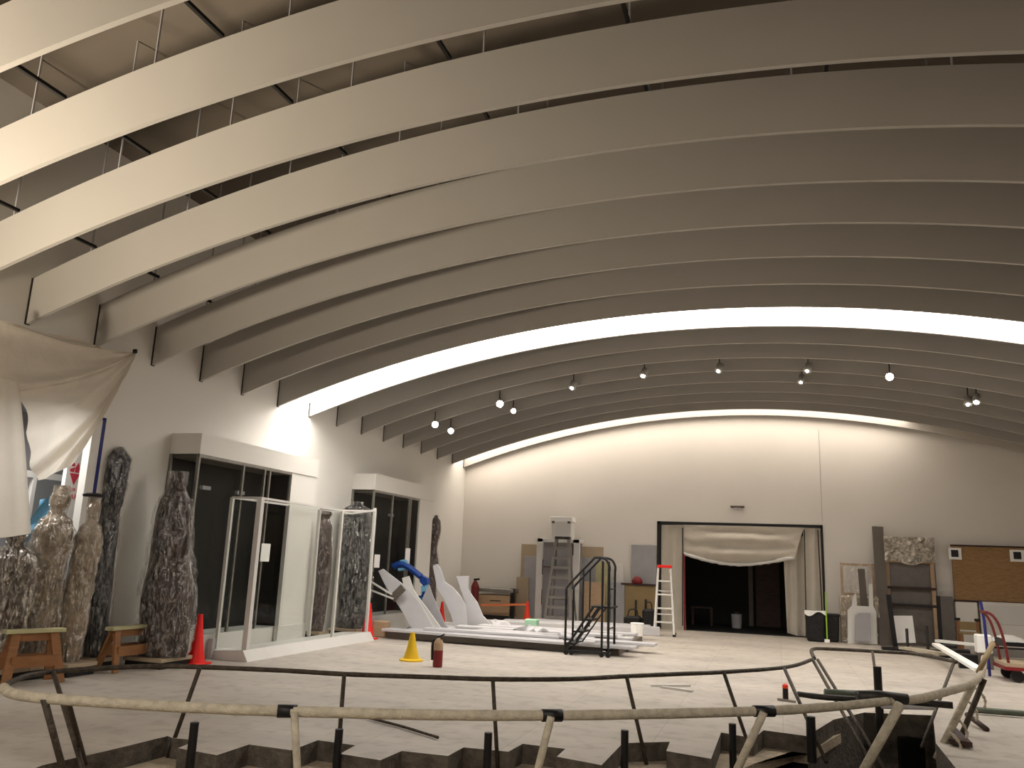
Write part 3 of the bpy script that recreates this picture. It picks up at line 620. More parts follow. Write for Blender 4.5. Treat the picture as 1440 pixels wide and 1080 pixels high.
for k, (xa, ya, xb, yb2) in enumerate([(-7.4, 19.6, -3.3, 20.4), (-6.6, 20.3, -2.8, 20.9), (-6.0, 21.1, -3.1, 21.3)]):
    m = MB(); m.bar((xa, ya, .1), (xb, yb2, .1), .36, .2)
    tag(m.build('flat_board', 'white_board', origin=(xa, ya, 0), bevel=.01), 'white packed board bundle behind the pile, %s row from the camera' % rowl[k], 'board', 'white board bundles behind the pile')
for k, (x, y, z, w_, lab) in enumerate([(-4.9, 17.0, .24, .5, 'crumpled white foam wrap lying on the middle of the board pile'), (-3.9, 16.1, .24, .36, 'small crumpled white wrap by the foot of the black rolling steps'), (-6.2, 18.4, .2, .5, 'crumpled white wrap at the rear of the board pile')]):
    m = MB(); bmesh.ops.create_icosphere(m.bm, subdivisions=4, radius=w_/2, matrix=Matrix.Translation((x, y, z)) @ Matrix.Diagonal((1.5, .7, .35, 1)))
    for v in m.bm.verts: v.co += Vector((noise.noise(v.co*6), noise.noise(v.co*6+Vector((9, 0, 0))), noise.noise(v.co*8+Vector((0, 9, 0)))*.6))*.13; v.co.z = max(v.co.z, z-.02)
    tag(m.build('foam_wrap', 'white_board', origin=(x, y, z-.02)), lab, 'foam wrap')
# propped fins, cut to curved outlines
fins = [([(528, 803), (534, 800), (550, 812), (566, 824), (590, 850), (610, 884), (580, 886), (566, 862), (549, 838), (538, 822)], 16.3, 'white_board', 'leftmost propped white fin with a pointed tip leaning from the pile'),
        ([(562, 813), (571, 810), (578, 828), (586, 840), (602, 860), (622, 886), (594, 888), (582, 868), (570, 844)], 16.6, 'white_paint', 'second propped white fin with a rounded tip, left of the blue arm'),
        ([(600, 822), (606, 838), (612, 850), (624, 876), (634, 888), (600, 888), (590, 866), (592, 842)], 16.9, 'grey_board', 'broad grey fin propped in front of the blue arm'),
        ([(605, 796), (610, 793), (616, 800), (622, 818), (634, 826), (645, 838), (653, 852), (657, 880), (640, 882), (632, 862), (624, 845), (612, 826)], 17.4, 'white_board', 'long curved white fin propped right of the blue arm'),
        ([(639, 810), (656, 810), (656, 828), (662, 838), (670, 848), (678, 866), (690, 878), (658, 880), (655, 858), (650, 840), (644, 824)], 17.9, 'white_board', 'rightmost propped white fin with a flat square top')]
for pts, Yf, mt, lab in fins:
    P_ = [at(x, y, Yf) for x, y in pts]; zmin = min(p.z for p in P_); P_ = [p+Vector((0, (p.z-.2)*.12, max(0, 0))) for p in P_]
    m = MB(); m.prism(P_, (.0, .05, 0)); tag(m.build('propped_fin', mt, origin=P_[0]), lab, 'board', 'white fins propped up on the pile')
for a, b_, lab in [((520, 817), (551, 836), 'thin white lath sticking out left of the fins, upper one'), ((517, 828), (553, 842), 'thin white lath sticking out left of the fins, lower one')]:
    A, B = at(*a, 16.2), at(*b_, 16.2); m = MB(); m.bar(A, B, .05, .03); tag(m.build('white_lath', 'white_paint', origin=A), lab, 'lath')
A, B = at(551, 842, 16.25), at(567, 826, 16.25); m = MB(); m.bar(A, B, .04, .16); tag(m.build('cross_block', 'case_grey', origin=A), 'grey block strapped across the left fins', 'block')
for (px, w, h, Y_, mt, lab) in [((537, 878), .3, .12, 16.0, 'tan_wood', 'small tan carton at the left end of the pile'), ((748, 876), .3, .12, 19.2, 'mint', 'mint green bag on the boards beside the orange cone')]:
    c = at(*px, Y_); m = MB(); m.box(c.x-w/2, c.x+w/2, Y_-.12, Y_+.12, 0, .2+h); tag(m.build('carton' if mt == 'tan_wood' else 'green_bag', mt, origin=(c.x, Y_, 0), bevel=.02), lab, 'carton' if mt == 'tan_wood' else 'bag')
c = fl(531, 893); m = MB(); m.lathe([(.06, 0), (.07, .05), (.05, .12), (.01, .13)], c, 14); tag(m.build('small_pot', 'dark_red', origin=c), 'small dark red pot on the floor at the left end of the pile', 'pot')
# blue boom arm
r = thing('boom_arm', 'blue articulated lifting arm standing behind the propped fins', 'lifting machine', at(596, 880, 17.2)*1.0); r.location.z = 0
Yb = 17.2
def tb(pts, rad, mt, nm): MB().tube(spline([at(x, y, Yb) for x, y in pts], 5), rad, 10).build(nm, mt, r, smooth=True)
tb([(553, 797), (562, 793), (572, 796), (582, 803), (592, 811)], .07, 'blue_paint', 'upper_arm')
tb([(563, 790), (570, 789), (573, 795), (568, 800), (560, 801)], .035, 'light_blue', 'claw')
m = MB(); m.prism([at(x, y, Yb) for x, y in [(590, 808), (600, 813), (601, 821), (596, 825), (590, 818)]], (0, .16, 0)); m.build('elbow_housing', 'blue_paint', r)
m = MB(); m.prism([at(x, y, Yb) for x, y in [(592, 824), (599, 822), (600, 833), (592, 834)]], (0, .14, 0)); m.build('forearm', 'light_blue', r)
m = MB(); m.prism([at(x, y, Yb) for x, y in [(594, 832), (600, 831), (600, 840), (578, 842), (577, 837), (592, 838)]], (0, .16, 0)); m.build('cross_arm', 'blue_paint', r)
m = MB(); m.prism([at(x, y, Yb) for x, y in [(577, 841), (599, 840), (598, 862), (590, 854)]], (0, .1, 0)); m.build('side_panel', 'teal_paint', r)
q = at(596, 862, Yb); m = MB(); m.box(q.x-.08, q.x+.08, Yb, Yb+.16, 0, q.z); m.build('mast', 'blue_paint', r)
MB().box(q.x-.3, q.x+.3, Yb-.2, Yb+.35, 0, .12).build('machine_base', 'blue_paint', r, bevel=.01)

# ------------------------------------------------------------------ ladders
def stepladder(c, H, wb, wt, dep, n, mt, capm, lab, name='stepladder', rot=0):
    c = Vector(c); c.z = 0; r = thing(name, lab, 'ladder', c)
    def P_(x, y, z): return c+Vector((x*math.cos(rot)-y*math.sin(rot), x*math.sin(rot)+y*math.cos(rot), z))
    for s_ in (-1, 1):
        m = MB(); m.bar(P_(s_*wb/2, 0, 0), P_(s_*wt/2, dep*.45, H), .045 if H < 2 else .075, .08); fr_ = m.build('front_rail', mt, r)
        m = MB(); m.bar(P_(s_*wb/2*.95, dep, 0), P_(s_*wt/2, dep*.55, H*.97), .035, .04); m.build('rear_leg', mt, r)
    for k in range(1, n+1):
        t = k/(n+1); w = lerp(wb, wt, t); m = MB(); m.bar(P_(-w/2, dep*.45*t, H*t), P_(w/2, dep*.45*t, H*t), .1, .035 if H < 2 else .07); m.build('tread', mt, r)
    for t in (.3, .65):
        w = lerp(wb, wt, t)*.95; m = MB(); m.bar(P_(-w/2, lerp(dep, dep*.55, t), H*t), P_(w/2, lerp(dep, dep*.55, t), H*t), .025); m.build('rear_brace', mt, r)
    m = MB(); a, b = P_(-wt/2-.03, dep*.5, H+.03), P_(wt/2+.03, dep*.5, H+.03); m.bar(a, b, .22, .07); m.build('top_cap', capm, r, bevel=.01)
    for s_ in (-1, 1):
        for yy in (0, dep):
            q = P_(s_*wb/2, yy, .02); m = MB(); m.box(q.x-.035, q.x+.035, q.y-.05, q.y+.05, 0, .05); m.build('rubber_foot', 'black_metal', fr_)
stepladder(at(784, 878, 21.3), 2.26, .72, .34, .7, 8, 'grey_fibre', 'dark_metal', 'tall grey stepladder standing in front of the white cabinet frame')
stepladder(at(934, 893, 20.8), 1.62, .48, .30, .6, 4, 'white_paint', 'red_plastic', 'white stepladder with a red top beside the large doorway', rot=.1)
# rolling staircase
c = Vector((-3.35, 15.55, 0)); r = thing('rolling_steps', 'black rolling warehouse steps with handrails on casters', 'rolling steps', c)
def V(x, y, z): return c+Vector((x, y, z))
hs = [.2, .42, .64, .88]
for k, z in enumerate(hs):
    x = lerp(-.34, .14, k/3); m = MB(); m.box(c.x+x-.09, c.x+x+(.09 if k < 3 else .3), c.y-.27, c.y+.27, z-.02, z+.01); m.build('tread', 'black_metal', r)
for y in (-.29, .29):
    MB().tube([V(-.42, y, .1), V(.1, y, .88)], .022, 8).build('stringer', 'black_metal', r)
    MB().tube([V(-.30, y, .1), V(.24, y, .88)], .014, 8).build('stringer', 'black_metal', r)
    MB().tube([V(.38, y, .05), V(.38, y, 1.55)], .022, 8).build('rear_upright', 'black_metal', r)
    MB().tube([V(.26, y, .05), V(.26, y, 1.70)], .022, 8).build('rear_upright', 'black_metal', r)
    MB().tube(spline([V(-.42, y, .05), V(-.42, y, 1.14), V(-.42, y, 1.15), V(-.38, y, 1.24), V(.05, y, 1.70), V(.12, y, 1.76), V(.3, y, 1.74), V(.38, y, 1.62), V(.38, y, 1.5)], 4), .022, 8).build('handrail', 'black_metal', r, smooth=True)
    MB().tube([V(-.42, y, .08), V(.38, y, .08)], .022, 8).build('base_rail', 'black_metal', r)
    MB().tube([V(-.1, y, .48), V(-.1, y, 1.54)], .014, 8).build('rail_strut', 'black_metal', r)
MB().bar(V(.38, -.29, .5), V(.38, .29, .5), .02).bar(V(.38, -.29, 1.2), V(.38, .29, 1.2), .02).bar(V(-.42, -.29, .08), V(-.42, .29, .08), .02).bar(V(.38, -.29, .08), V(.38, .29, .08), .02).build('cross_tube', 'black_metal', r)
for x in (-.4, -.3, .26, .38):
    for y in (-.29, .29):
        m = MB(); q = V(x, y, .04); m.tube([q+Vector((0, -.015, 0)), q+Vector((0, .015, 0))], .04, 12); m.build('caster', 'black_metal', r)

# ------------------------------------------------------------------ back wall, left part
def panel(name, px0, px1, Y, mt, lab, cat, th=.04, zfloor=True, lean=0, bevel=.004, group=None):
    a, b = at(*px0, Y), at(*px1, Y); z0 = 0 if zfloor else b.z
    m = MB(); m.hexa([(a.x, Y-th, z0), (b.x, Y-th, z0), (b.x, Y, z0), (a.x, Y, z0), (a.x, Y-th+lean, a.z), (b.x, Y-th+lean, a.z), (b.x, Y+lean, a.z), (a.x, Y+lean, a.z)])
    return tag(m.build(name, mt, origin=((a.x+b.x)/2, Y, z0), bevel=bevel), lab, cat, group)
# cabinet bench with posts
r = thing('tool_bench', 'tan wooden bench cabinet with black end posts against the back wall', 'bench', (-7.6, 22.8, 0))
a, b = at(674, 830, 22.6), at(720, 868, 22.6)
cb_ = MB().box(a.x, b.x, 22.35, 22.95, .12, a.z-.1).build('cabinet_body', 'tan_wood', r, bevel=.01)
MB().box(a.x-.05, b.x+.1, 22.3, 23.0, a.z-.02, a.z+.08).build('bench_top', 'steel', r, bevel=.01)
MB().box(b.x+.02, b.x+.12, 22.32, 22.42, 0, a.z+.1).build('end_post', 'black_metal', r); MB().box(a.x-.08, a.x-.02, 22.32, 22.42, 0, a.z+.05).build('end_post', 'black_metal', r)
MB().box(a.x, b.x, 22.3, 22.36, .0, .14).build('toe_rail', 'black_metal', r)
MB().box(-8.05+.35, -7.75+.35, 22.335, 22.35, .52, .545).build('drawer_handle', 'dark_metal', cb_)
c = at(668, 830, 22.2); r = thing('fire_extinguisher', 'dark red fire extinguisher at the left end of the tan bench', 'fire extinguisher', (c.x, 22.2, 0))
m = MB(); m.lathe([(.1, .0), (.11, .04), (.11, .62), (.06, .74), (.03, .78)], (c.x, 22.2, .28), 18); m.build('cylinder_body', 'maroon', r)
MB().bar((c.x-.05, 22.2, 1.08), (c.x+.12, 22.2, 1.1), .03, .05).build('lever', 'black_metal', r)
MB().box(c.x-.12, c.x+.12, 22.08, 22.32, 0, .28).build('stand', 'dark_metal', r)
m = MB(); m.bar(at(676, 851, 21.9), at(740, 850, 21.9), .01, .06); tag(m.build('barrier_tape', 'orange_tape', origin=at(700, 850, 21.9)), 'orange barrier tape strung before the tan bench', 'tape')
# panels
panel('leaning_board', (734, 765), (752, 876), 23.1, 'tan_panel', 'tan panel leaning on the wall left of the white cabinet frame', 'panel', lean=.0)
panel('leaning_board', (738, 782), (756, 878), 22.98, 'grey_board', 'grey panel in front of the tan one beside the white frame', 'panel')
panel('leaning_board', (727, 811), (742, 876), 22.85, 'tan_panel', 'short tan panel behind the orange cone', 'panel')
panel('leaning_board', (806, 768), (847, 878), 23.1, 'tan_panel', 'wide tan panel leaning on the wall right of the white frame', 'panel')
panel('leaning_board', (810, 784), (846, 878), 22.98, 'grey_board', 'grey framed panel right of the white cabinet frame', 'panel')
panel('plywood_sheet', (822, 818), (850, 884), 22.4, 'tan_wood', 'light plywood sheet behind the black rolling steps', 'plywood')
panel('plywood_sheet', (838, 790), (856, 818), 22.9, 'pale_lumber', 'small yellowish board above the plywood sheet', 'board', zfloor=True)
panel('leaning_board', (860, 818), (878, 884), 22.8, 'grey_board', 'narrow grey panel left of the brown table', 'panel')
panel('leaning_board', (866, 793), (876, 882), 23.1, 'wall_paint', 'off white narrow panel behind the grey one', 'panel')
panel('leaning_board', (888, 766), (923, 884), 23.1, 'grey_board', 'flat grey panel on the wall left of the large doorway', 'panel')
r = thing('olive_table', 'olive brown folded table standing on edge left of the large doorway', 'table', (-3.9, 22.85, 0))
a, b = at(876, 820, 22.85), at(921, 884, 22.85)
MB().box(a.x, b.x, 22.8, 22.86, .02, a.z-.04).build('table_panel', 'olive_panel', r); MB().box(a.x-.03, b.x+.02, 22.72, 22.9, a.z-.04, a.z+.01).build('top_edge', 'dark_wood', r, bevel=.005)
c = at(896, 819, 22.8); m = MB(); m.lathe([(.14, 0), (.15, .06), (.12, .13), (.04, .19)], (c.x, 22.8, a.z+.01), 18); tag(m.build('hard_hat', 'dark_red', origin=(c.x, 22.8, a.z+.01), smooth=True), 'small red hard hat resting on the olive brown table edge', 'hard hat')
# dark bags
for px, w, h, lab in [((890, 878), .45, .35, 'low dark green tool bag on the floor before the olive table'), ((912, 880), .3, .55, 'black tool bag beside the white stepladder')]:
    c = at(*px, 22.2); r = thing('tool_bag', lab, 'bag', (c.x, 22.2, 0)); m = MB(); m.box(c.x-w/2, c.x+w/2, 22.05, 22.35, 0, h)
    m.build('bag_body', 'black_cloth', r, bevel=.05); m = MB(); m.tube(spline([(c.x-w*.3, 22.2, h-.03), (c.x-w*.2, 22.2, h+.15), (c.x+w*.2, 22.2, h+.15), (c.x+w*.3, 22.2, h-.03)], 5), .015, 8); m.build('handle', 'black_metal', r)
for px, h in (((893, 852), .75), ((907, 850), .78)):
    c = at(*px, 22.3); m = MB(); m.tube([(c.x, 22.42, 0), (c.x, 22.42, h)], .03, 8); tag(m.build('upright_tool', 'dark_metal', origin=(c.x, 22.42, 0)), 'dark tool shaft standing by the bags, %s' % ('shorter left one' if h < .76 else 'taller right one'), 'tool')
c = fl(896, 899); m = MB(); m.lathe([(.13, 0), (.15, .34), (.16, .35), (.155, .36)], c, 20); r = thing('bucket', 'cream bucket on the floor at the right end of the white boards', 'bucket', c); m.build('bucket_body', 'paper', r)
m = MB(); m.tube([c+Vector((.15*math.cos(t), -.02-.03*math.sin(t), .33-.1*math.sin(t))) for t in [PI*k/10 for k in range(11)]], .005, 6); m.build('bail_handle', 'steel', r)
# white cabinet frame with a box on top
r = thing('cabinet_frame', 'tall white open cabinet frame behind the grey stepladder', 'cabinet', (-5.6, 22.5, 0))
a, b = at(757, 757, 22.4), at(814, 880, 22.4); zt = a.z
for x in (a.x+.08, b.x-.1): MB().box(x-.09, x+.09, 22.3, 22.42, 0, zt).build('side_post', 'white_paint', r, bevel=.008)
MB().box(a.x, b.x, 22.3, 22.8, zt-.1, zt).build('top_board', 'white_paint', r, bevel=.008)
MB().box(a.x+.05, b.x-.05, 22.76, 22.8, 0, zt-.1).build('back_board', 'grey_board', r)
MB().box(a.x+.1, b.x-.1, 22.4, 22.76, 1.5, 1.53).build('shelf', 'case_grey', r)
for zz in (.35, .95, 1.85): MB().box(b.x-.2, b.x-.17, 22.29, 22.3, zz, zz+.3).build('slot', 'dark_metal', r)
for zz in (.5, 1.3): MB().box(a.x+.17, a.x+.19, 22.28, 22.3, zz, zz+.4).build('slot', 'dark_metal', r)
a2, b2 = at(778, 727, 22.5), at(805, 757, 22.5)
r = thing('white_box', 'white box with a lid standing on top of the cabinet frame', 'box', ((a2.x+b2.x)/2, 22.5, zt))
MB().box(a2.x, b2.x, 22.32, 22.75, zt, a2.z-.14).build('box_body', 'white_paint', r, bevel=.01)
MB().box(a2.x-.03, b2.x+.03, 22.3, 22.77, a2.z-.14, a2.z).build('lid', 'paper', r, bevel=.01)
lid_ = r.children[-1]
for x in (a2.x+.02, b2.x-.1): MB().box(x, x+.08, 22.285, 22.3, a2.z-.18, a2.z-.12).build('latch', 'case_grey', lid_)

# ------------------------------------------------------------------ large doorway with plastic
fr = MB(); fr.box(DX0, DX0+.09, YB-.02, YB+.1, 0, DZ).box(DX1-.06, DX1, YB-.02, YB+.1, 0, DZ).box(DX0, DX1, YB-.02, YB+.1, DZ-.07, DZ)
struct('door_1', fr, 'black_metal')
YP = YB+.06
def curtain(pxa, pxb, pxc, pxd, lab, folds, Yc=YP, amp=.03, mt='poly_sheet', sag=0, bulge=0, name='plastic_curtain', n=34):
    A, B, D_, E_ = at(*pxa, Yc), at(*pxb, Yc), at(*pxc, Yc), at(*pxd, Yc)     # TL TR BR BL
    def fn(u, v):
        p = A.lerp(B, u).lerp(E_.lerp(D_, u), v)
        return p+Vector((0, -amp*(1+math.sin(u*folds*2*PI+v*2))*.5-amp*.5*noise.noise(Vector((u*5, v*4, folds)))-bulge*math.sin(v*PI), -sag*math.sin(u*PI)*v))
    m = MB(); m.grid(n, 16, fn); return tag(m.build(name, mt, origin=A, smooth=True), lab, 'plastic sheet')
curtain((930, 738), (962, 738), (965, 888), (930, 886), 'narrow plastic curtain filling the left side of the large doorway', 2, Yc=YP)
curtain((1129, 742), (1154, 743), (1160, 866), (1133, 866), 'narrow plastic curtain at the right jamb of the large doorway', 2, Yc=YP)
curtain((1102, 786), (1130, 752), (1136, 898), (1107, 890), 'plastic curtain slanting beside the dark passage on the right', 2, Yc=YP+.25, amp=.05)
DA, DB = at(962, 738, YP), at(1130, 742, YP)
def swag(u, v):
    top = DA.lerp(DB, u); x = lerp(DA.x, at(1104, 780, YP).x, u) if False else lerp(DA.x, DB.x-.25*v, u)
    zl = at(965, 779, YP).z; bottom = zl-.22*math.sin(min(1, u/.95)*PI)*1.0-.02*u
    z = lerp(top.z, bottom, v)
    f = math.sin(v*5*PI+math.sin(u*PI)*2.5)*.05*math.sin(u*PI)
    return Vector((x, YP-.06-f-.05*math.sin(v*PI)*math.sin(u*PI)-.02*noise.noise(Vector((u*8, v*6, 1))), z))
m = MB(); m.grid(44, 26, swag); r = thing('plastic_swag', 'sagging plastic sheet draped across the top of the large doorway', 'plastic sheet', DA)
m.build('draped_sheet', 'poly_sheet', r, smooth=True)
e = [swag(u/30, 1.0)+Vector((0, -.02, 0)) for u in range(31)]
m = MB(); m.tube(e, .045, 8, jit=.25); m.build('rolled_hem', 'white_paint', r, smooth=True)
for px0, px1, mt, lab in [((962, 778), (963, 886), 'dark_red', 'red zipper strip along the left edge of the dark passage'), ((960, 742), (960, 880), 'dark_metal', 'dark pole at the left edge of the plastic sheeting'), ((1131, 745), (1134, 895), 'dark_metal', 'dark pole at the right edge of the plastic sheeting'), ((1150, 745), (1158, 896), 'dark_wood', 'dark brown strip by the right doorway jamb')]:
    a, b = at(*px0, YP-.11), at(*px1, YP-.11); m = MB(); m.bar(a, (b.x, b.y, max(b.z, 0)), .05 if mt == 'dark_red' else .03, .02); tag(m.build('edge_strip' if mt in ('dark_red', 'dark_wood') else 'spring_pole', mt, origin=a), lab, 'pole' if mt == 'dark_metal' else 'strip')
# things in the dark passage
a, b = at(1052, 797, 26.2), at(1060, 880, 26.2); s = MB(); s.box(a.x, b.x, 26.2, 26.34, 0, a.z+.4); struct('trim_3', s, 'case_grey')
s = MB(); a, b = at(1062, 790, 26.2), at(1098, 880, 26.2); s.box(a.x, b.x, 26.25, 26.34, 0, a.z+.4); struct('door_2', s, 'dark_wood')
c = fl(1036, 886); c = at(1036, 880, 25.0); c.z = 0.02; r = thing('white_bucket', 'pale bucket standing inside the dark passage', 'bucket', c)
MB().lathe([(.13, 0), (.15, .36), (.155, .38), (.14, .385)], c, 18).build('bucket_body', 'grey_board', r); MB().lathe([(.1, .385), (.09, .44)], c, 14).build('lid_knob', 'dark_metal', r)
c = at(1005, 880, 25.4); r = thing('wooden_stool', 'dim wooden stool at the left inside the dark passage', 'stool', (c.x-.35, 25.4, .02)); o_ = r.location
MB().box(o_.x-.3, o_.x+.3, 25.2, 25.6, .5, .54).build('seat', 'dark_wood', r)
for dx in (-.27, .27):
    for dy in (-.17, .17): MB().box(o_.x+dx-.025, o_.x+dx+.025, 25.4+dy-.025, 25.4+dy+.025, .02, .5).build('leg', 'dark_wood', r)
# wall sign, emergency light
a, b = at(1027, 711, YB-.03), at(1047, 715, YB-.03); r = thing('emergency_light', 'small dark emergency light bar on the wall above the large doorway', 'wall light', ((a.x+b.x)/2, YB-.03, a.z))
MB().box(a.x, b.x, YB-.03, YB, b.z+.02, a.z).build('light_bar', 'case_grey', r, bevel=.006)
for x in (a.x+.06, b.x-.06): MB().lathe([(.035, -.02), (.03, .0)], (x, YB-.055, b.z+.03), 12).build('lamp_head', 'dark_metal', r)
# ------------------------------------------------------------------ bins and broom
def bin_(px, w, h, Y_, lab):
    c = at(*px, Y_); r = thing('rubbish_bin', lab, 'bin', (c.x, Y_, 0), 'black rubbish bins right of the doorway')
    m = MB(); t = .85; m.hexa([(c.x-w/2*t, Y_-w/2*t, 0), (c.x+w/2*t, Y_-w/2*t, 0), (c.x+w/2*t, Y_+w/2*t, 0), (c.x-w/2*t, Y_+w/2*t, 0), (c.x-w/2, Y_-w/2, h), (c.x+w/2, Y_-w/2, h), (c.x+w/2, Y_+w/2, h), (c.x-w/2, Y_+w/2, h)])
    m.build('bin_body', 'black_cloth', r, bevel=.03); MB().box(c.x-w/2-.02, c.x+w/2+.02, Y_-w/2-.02, Y_+w/2+.02, h-.05, h+.01).build('rim', 'black_metal', r, bevel=.01); return r, c
r, c = bin_((1147, 898), .46, .72, 22.3, 'black rubbish bin with a white bag edge right of the large doorway')
m = MB(); m.grid(12, 4, lambda u, v: Vector((c.x-.25+.5*u, 22.3-.26-.01*math.sin(u*20), .74-.14*v*(.6+.4*math.sin(u*7))))); m.build('liner_bag', 'paper', r, smooth=True)
r, c = bin_((1170, 898), .36, .66, 22.5, 'smaller black rubbish bin behind the green handled broom')
a = at(1163, 897, 22.0); t_ = at(1161, 832, 22.0); r = thing('broom', 'broom with a thin lime green handle leaning by the bins', 'broom', (a.x, 22.0, 0))
m = MB(); m.tube([(a.x, 22.0, .05), (t_.x, 22.05, t_.z)], .016, 8); m.build('handle', 'green_plastic', r); MB().box(a.x-.06, a.x+.06, 21.96, 22.04, 0, .08).build('broom_head', 'paper', r, bevel=.01)

# ------------------------------------------------------------------ back wall, right part
def bar_px(name, p, q, Y_, w, mt, lab, cat, h=None, ground=False, dy=0):
    a, b = at(*p, Y_+dy), at(*q, Y_)
    if ground: b.z = 0
    m = MB(); m.bar(a, b, w, h or w, upv=(0, 1, 0)); return tag(m.build(name, mt, origin=b), lab, cat)
r = thing('timber_rack', 'open wooden frame in clear wrap leaning on the wall right of the bins', 'frame', at(1208, 900, 22.9)); r.location.z = 0
a, b = at(1181, 791, 22.9), at(1235, 905, 22.9)
for x in (a.x+.03, b.x-.03): MB().box(x-.03, x+.03, 22.85, 22.92, 0, a.z).build('upright', 'tan_wood', r)
for z in (a.z-.04, a.z*.6, .06): MB().box(a.x+.06, b.x-.06, 22.85, 22.92, z-.03, z+.03).build('cross_rail', 'tan_wood', r)
m = MB(); m.grid(10, 14, lambda u, v: Vector((lerp(a.x, b.x, u), 22.8-.03*noise.noise(Vector((u*6, v*6, 0))), lerp(.03, a.z, v)))); m.build('clear_wrap', 'plastic_wrap', r)
r = thing('carton_stack', 'tan boxed panel in crumpled wrap standing under the leaning frame', 'crate', at(1200, 903, 22.6)); r.location.z = 0
a, b = at(1180, 838, 22.6), at(1238, 905, 22.6)
MB().box(a.x, b.x, 22.5, 22.75, 0, a.z).build('crate_body', 'tan_panel', r, bevel=.02)
m = MB(); m.grid(16, 16, lambda u, v: Vector((lerp(a.x, b.x, u), 22.44-.04*noise.noise(Vector((u*8, v*8, 3))), lerp(.02, a.z+.03, v)))); m.build('clear_wrap', 'milky_wrap', r)
def outline(name, pts, Y_, th, mt, lab, cat, par=None):
    P_ = [at(x, y, Y_) for x, y in pts]; zm = min(p.z for p in P_)
    for p in P_:
        if p.z < .12: p.z = max(0.0, p.z if p.z > 0 else 0)
    m = MB(); m.prism(P_, (0, th, 0)); o = m.build(name, mt, origin=P_[0]); return tag(o, lab, cat)
outline('white_cutout', [(1192, 905), (1192, 858), (1198, 852), (1200, 838), (1204, 834), (1205, 852), (1222, 853), (1222, 822), (1227, 822), (1228, 852), (1232, 860), (1234, 906)], 22.2, .05, 'white_paint', 'white cut out panel with two upright prongs before the wrapped crate', 'panel')
outline('small_board', [(1202, 902), (1203, 866), (1207, 862), (1224, 862), (1225, 902)], 22.08, .04, 'grey_board', 'small grey board standing against the white cut out panel', 'panel')
bar_px('grey_plank', (1211, 800), (1219, 892), 22.36, .16, 'case_grey', 'grey plank standing above the white cut out panel', 'plank', h=.03, ground=True)
m = MB(); a, b = at(1234, 741, 23.05), at(1245, 905, 22.3); m.bar(a, (b.x, b.y, 0), .26, .06, upv=(0, 1, 0)); tag(m.build('leaning_beam', 'case_grey', origin=(b.x, b.y, 0)), 'tall dark grey beam leaning on the wall left of the rack', 'beam')
# wrapped rack
r = thing('wrapped_rack', 'tall wooden rack of panels with crinkled plastic over its top', 'rack', at(1280, 905, 22.8)); r.location.z = 0
a, b = at(1243, 757, 22.9), at(1309, 905, 22.9); a2 = at(1310, 760, 22.9); zt = a.z
for (x, xb) in ((a.x+.04, at(1252, 905, 22.9).x), (a2.x-.04, at(1317, 905, 22.9).x)): MB().bar((x, 22.92, zt), (xb, 22.75, 0), .09, .06, upv=(0, 1, 0)).build('upright', 'tan_wood', r)
for py in (760, 790, 827, 851): z = at(1280, py, 22.9).z; MB().box(a.x, a2.x+.02, 22.78, 22.9, z-.03, z+.03).build('cross_rail', 'tan_wood' if py < 800 else 'dark_wood', r)
MB().box(a.x+.1, a2.x+.05, 22.94, 22.98, .05, zt-.05).build('grey_sheet', 'grey_fibre', r)
m = MB(); m.grid(22, 14, lambda u, v: Vector((lerp(a.x-.03, a2.x+.03, u), 22.7-.07*noise.noise(Vector((u*9, v*7, 3))), lerp(at(1280, 792, 22.8).z+.05*math.sin(u*9), zt+.04, v)))); m.build('crinkled_plastic', 'foil', r); 
panel('leaning_board', (1316, 838), (1344, 905), 22.95, 'grey_fibre', 'grey green panel between the rack and the brown board', 'panel')
outline('white_easel', [(1256, 904), (1255, 866), (1283, 866), (1288, 904)], 21.9, .05, 'paper', 'white box panel leaning at the foot of the rack', 'panel')
bar_px('black_post', (1249, 836), (1259, 906), 21.7, .1, 'black_metal', 'black post leaning at the left foot of the rack', 'post', h=.08, ground=True)
bar_px('black_post', (1319, 838), (1323, 903), 21.9, .08, 'black_metal', 'black post standing right of the rack', 'post', h=.06, ground=True)
bar_px('black_bar', (1250, 849), (1318, 854), 21.85, .04, 'black_metal', 'black horizontal bar held between the two black posts', 'bar', h=.05)
for k, px in enumerate([(1275, 884), (1303, 880)]):
    a = at(px[0], px[1], 20.5); b = at(px[0], 912, 20.5); m = MB(); m.tube([(a.x, 20.5, 0), (a.x, 20.5, a.z)], .03, 10).box(a.x-.1, a.x+.1, 20.42, 20.58, 0, .03); tag(m.build('short_stanchion', 'dark_metal', origin=(a.x, 20.5, 0)), 'short dark stanchion before the rack, %s one' % ('left', 'right')[k], 'stanchion')
m = MB(); a, b = fl(1232, 907), fl(1318, 911); m.box(a.x, b.x, 21.0, 21.3, 0, .06); tag(m.build('long_dolly', 'black_metal', origin=(a.x, 21, 0)), 'low black dolly on the floor along the foot of the rack', 'dolly')
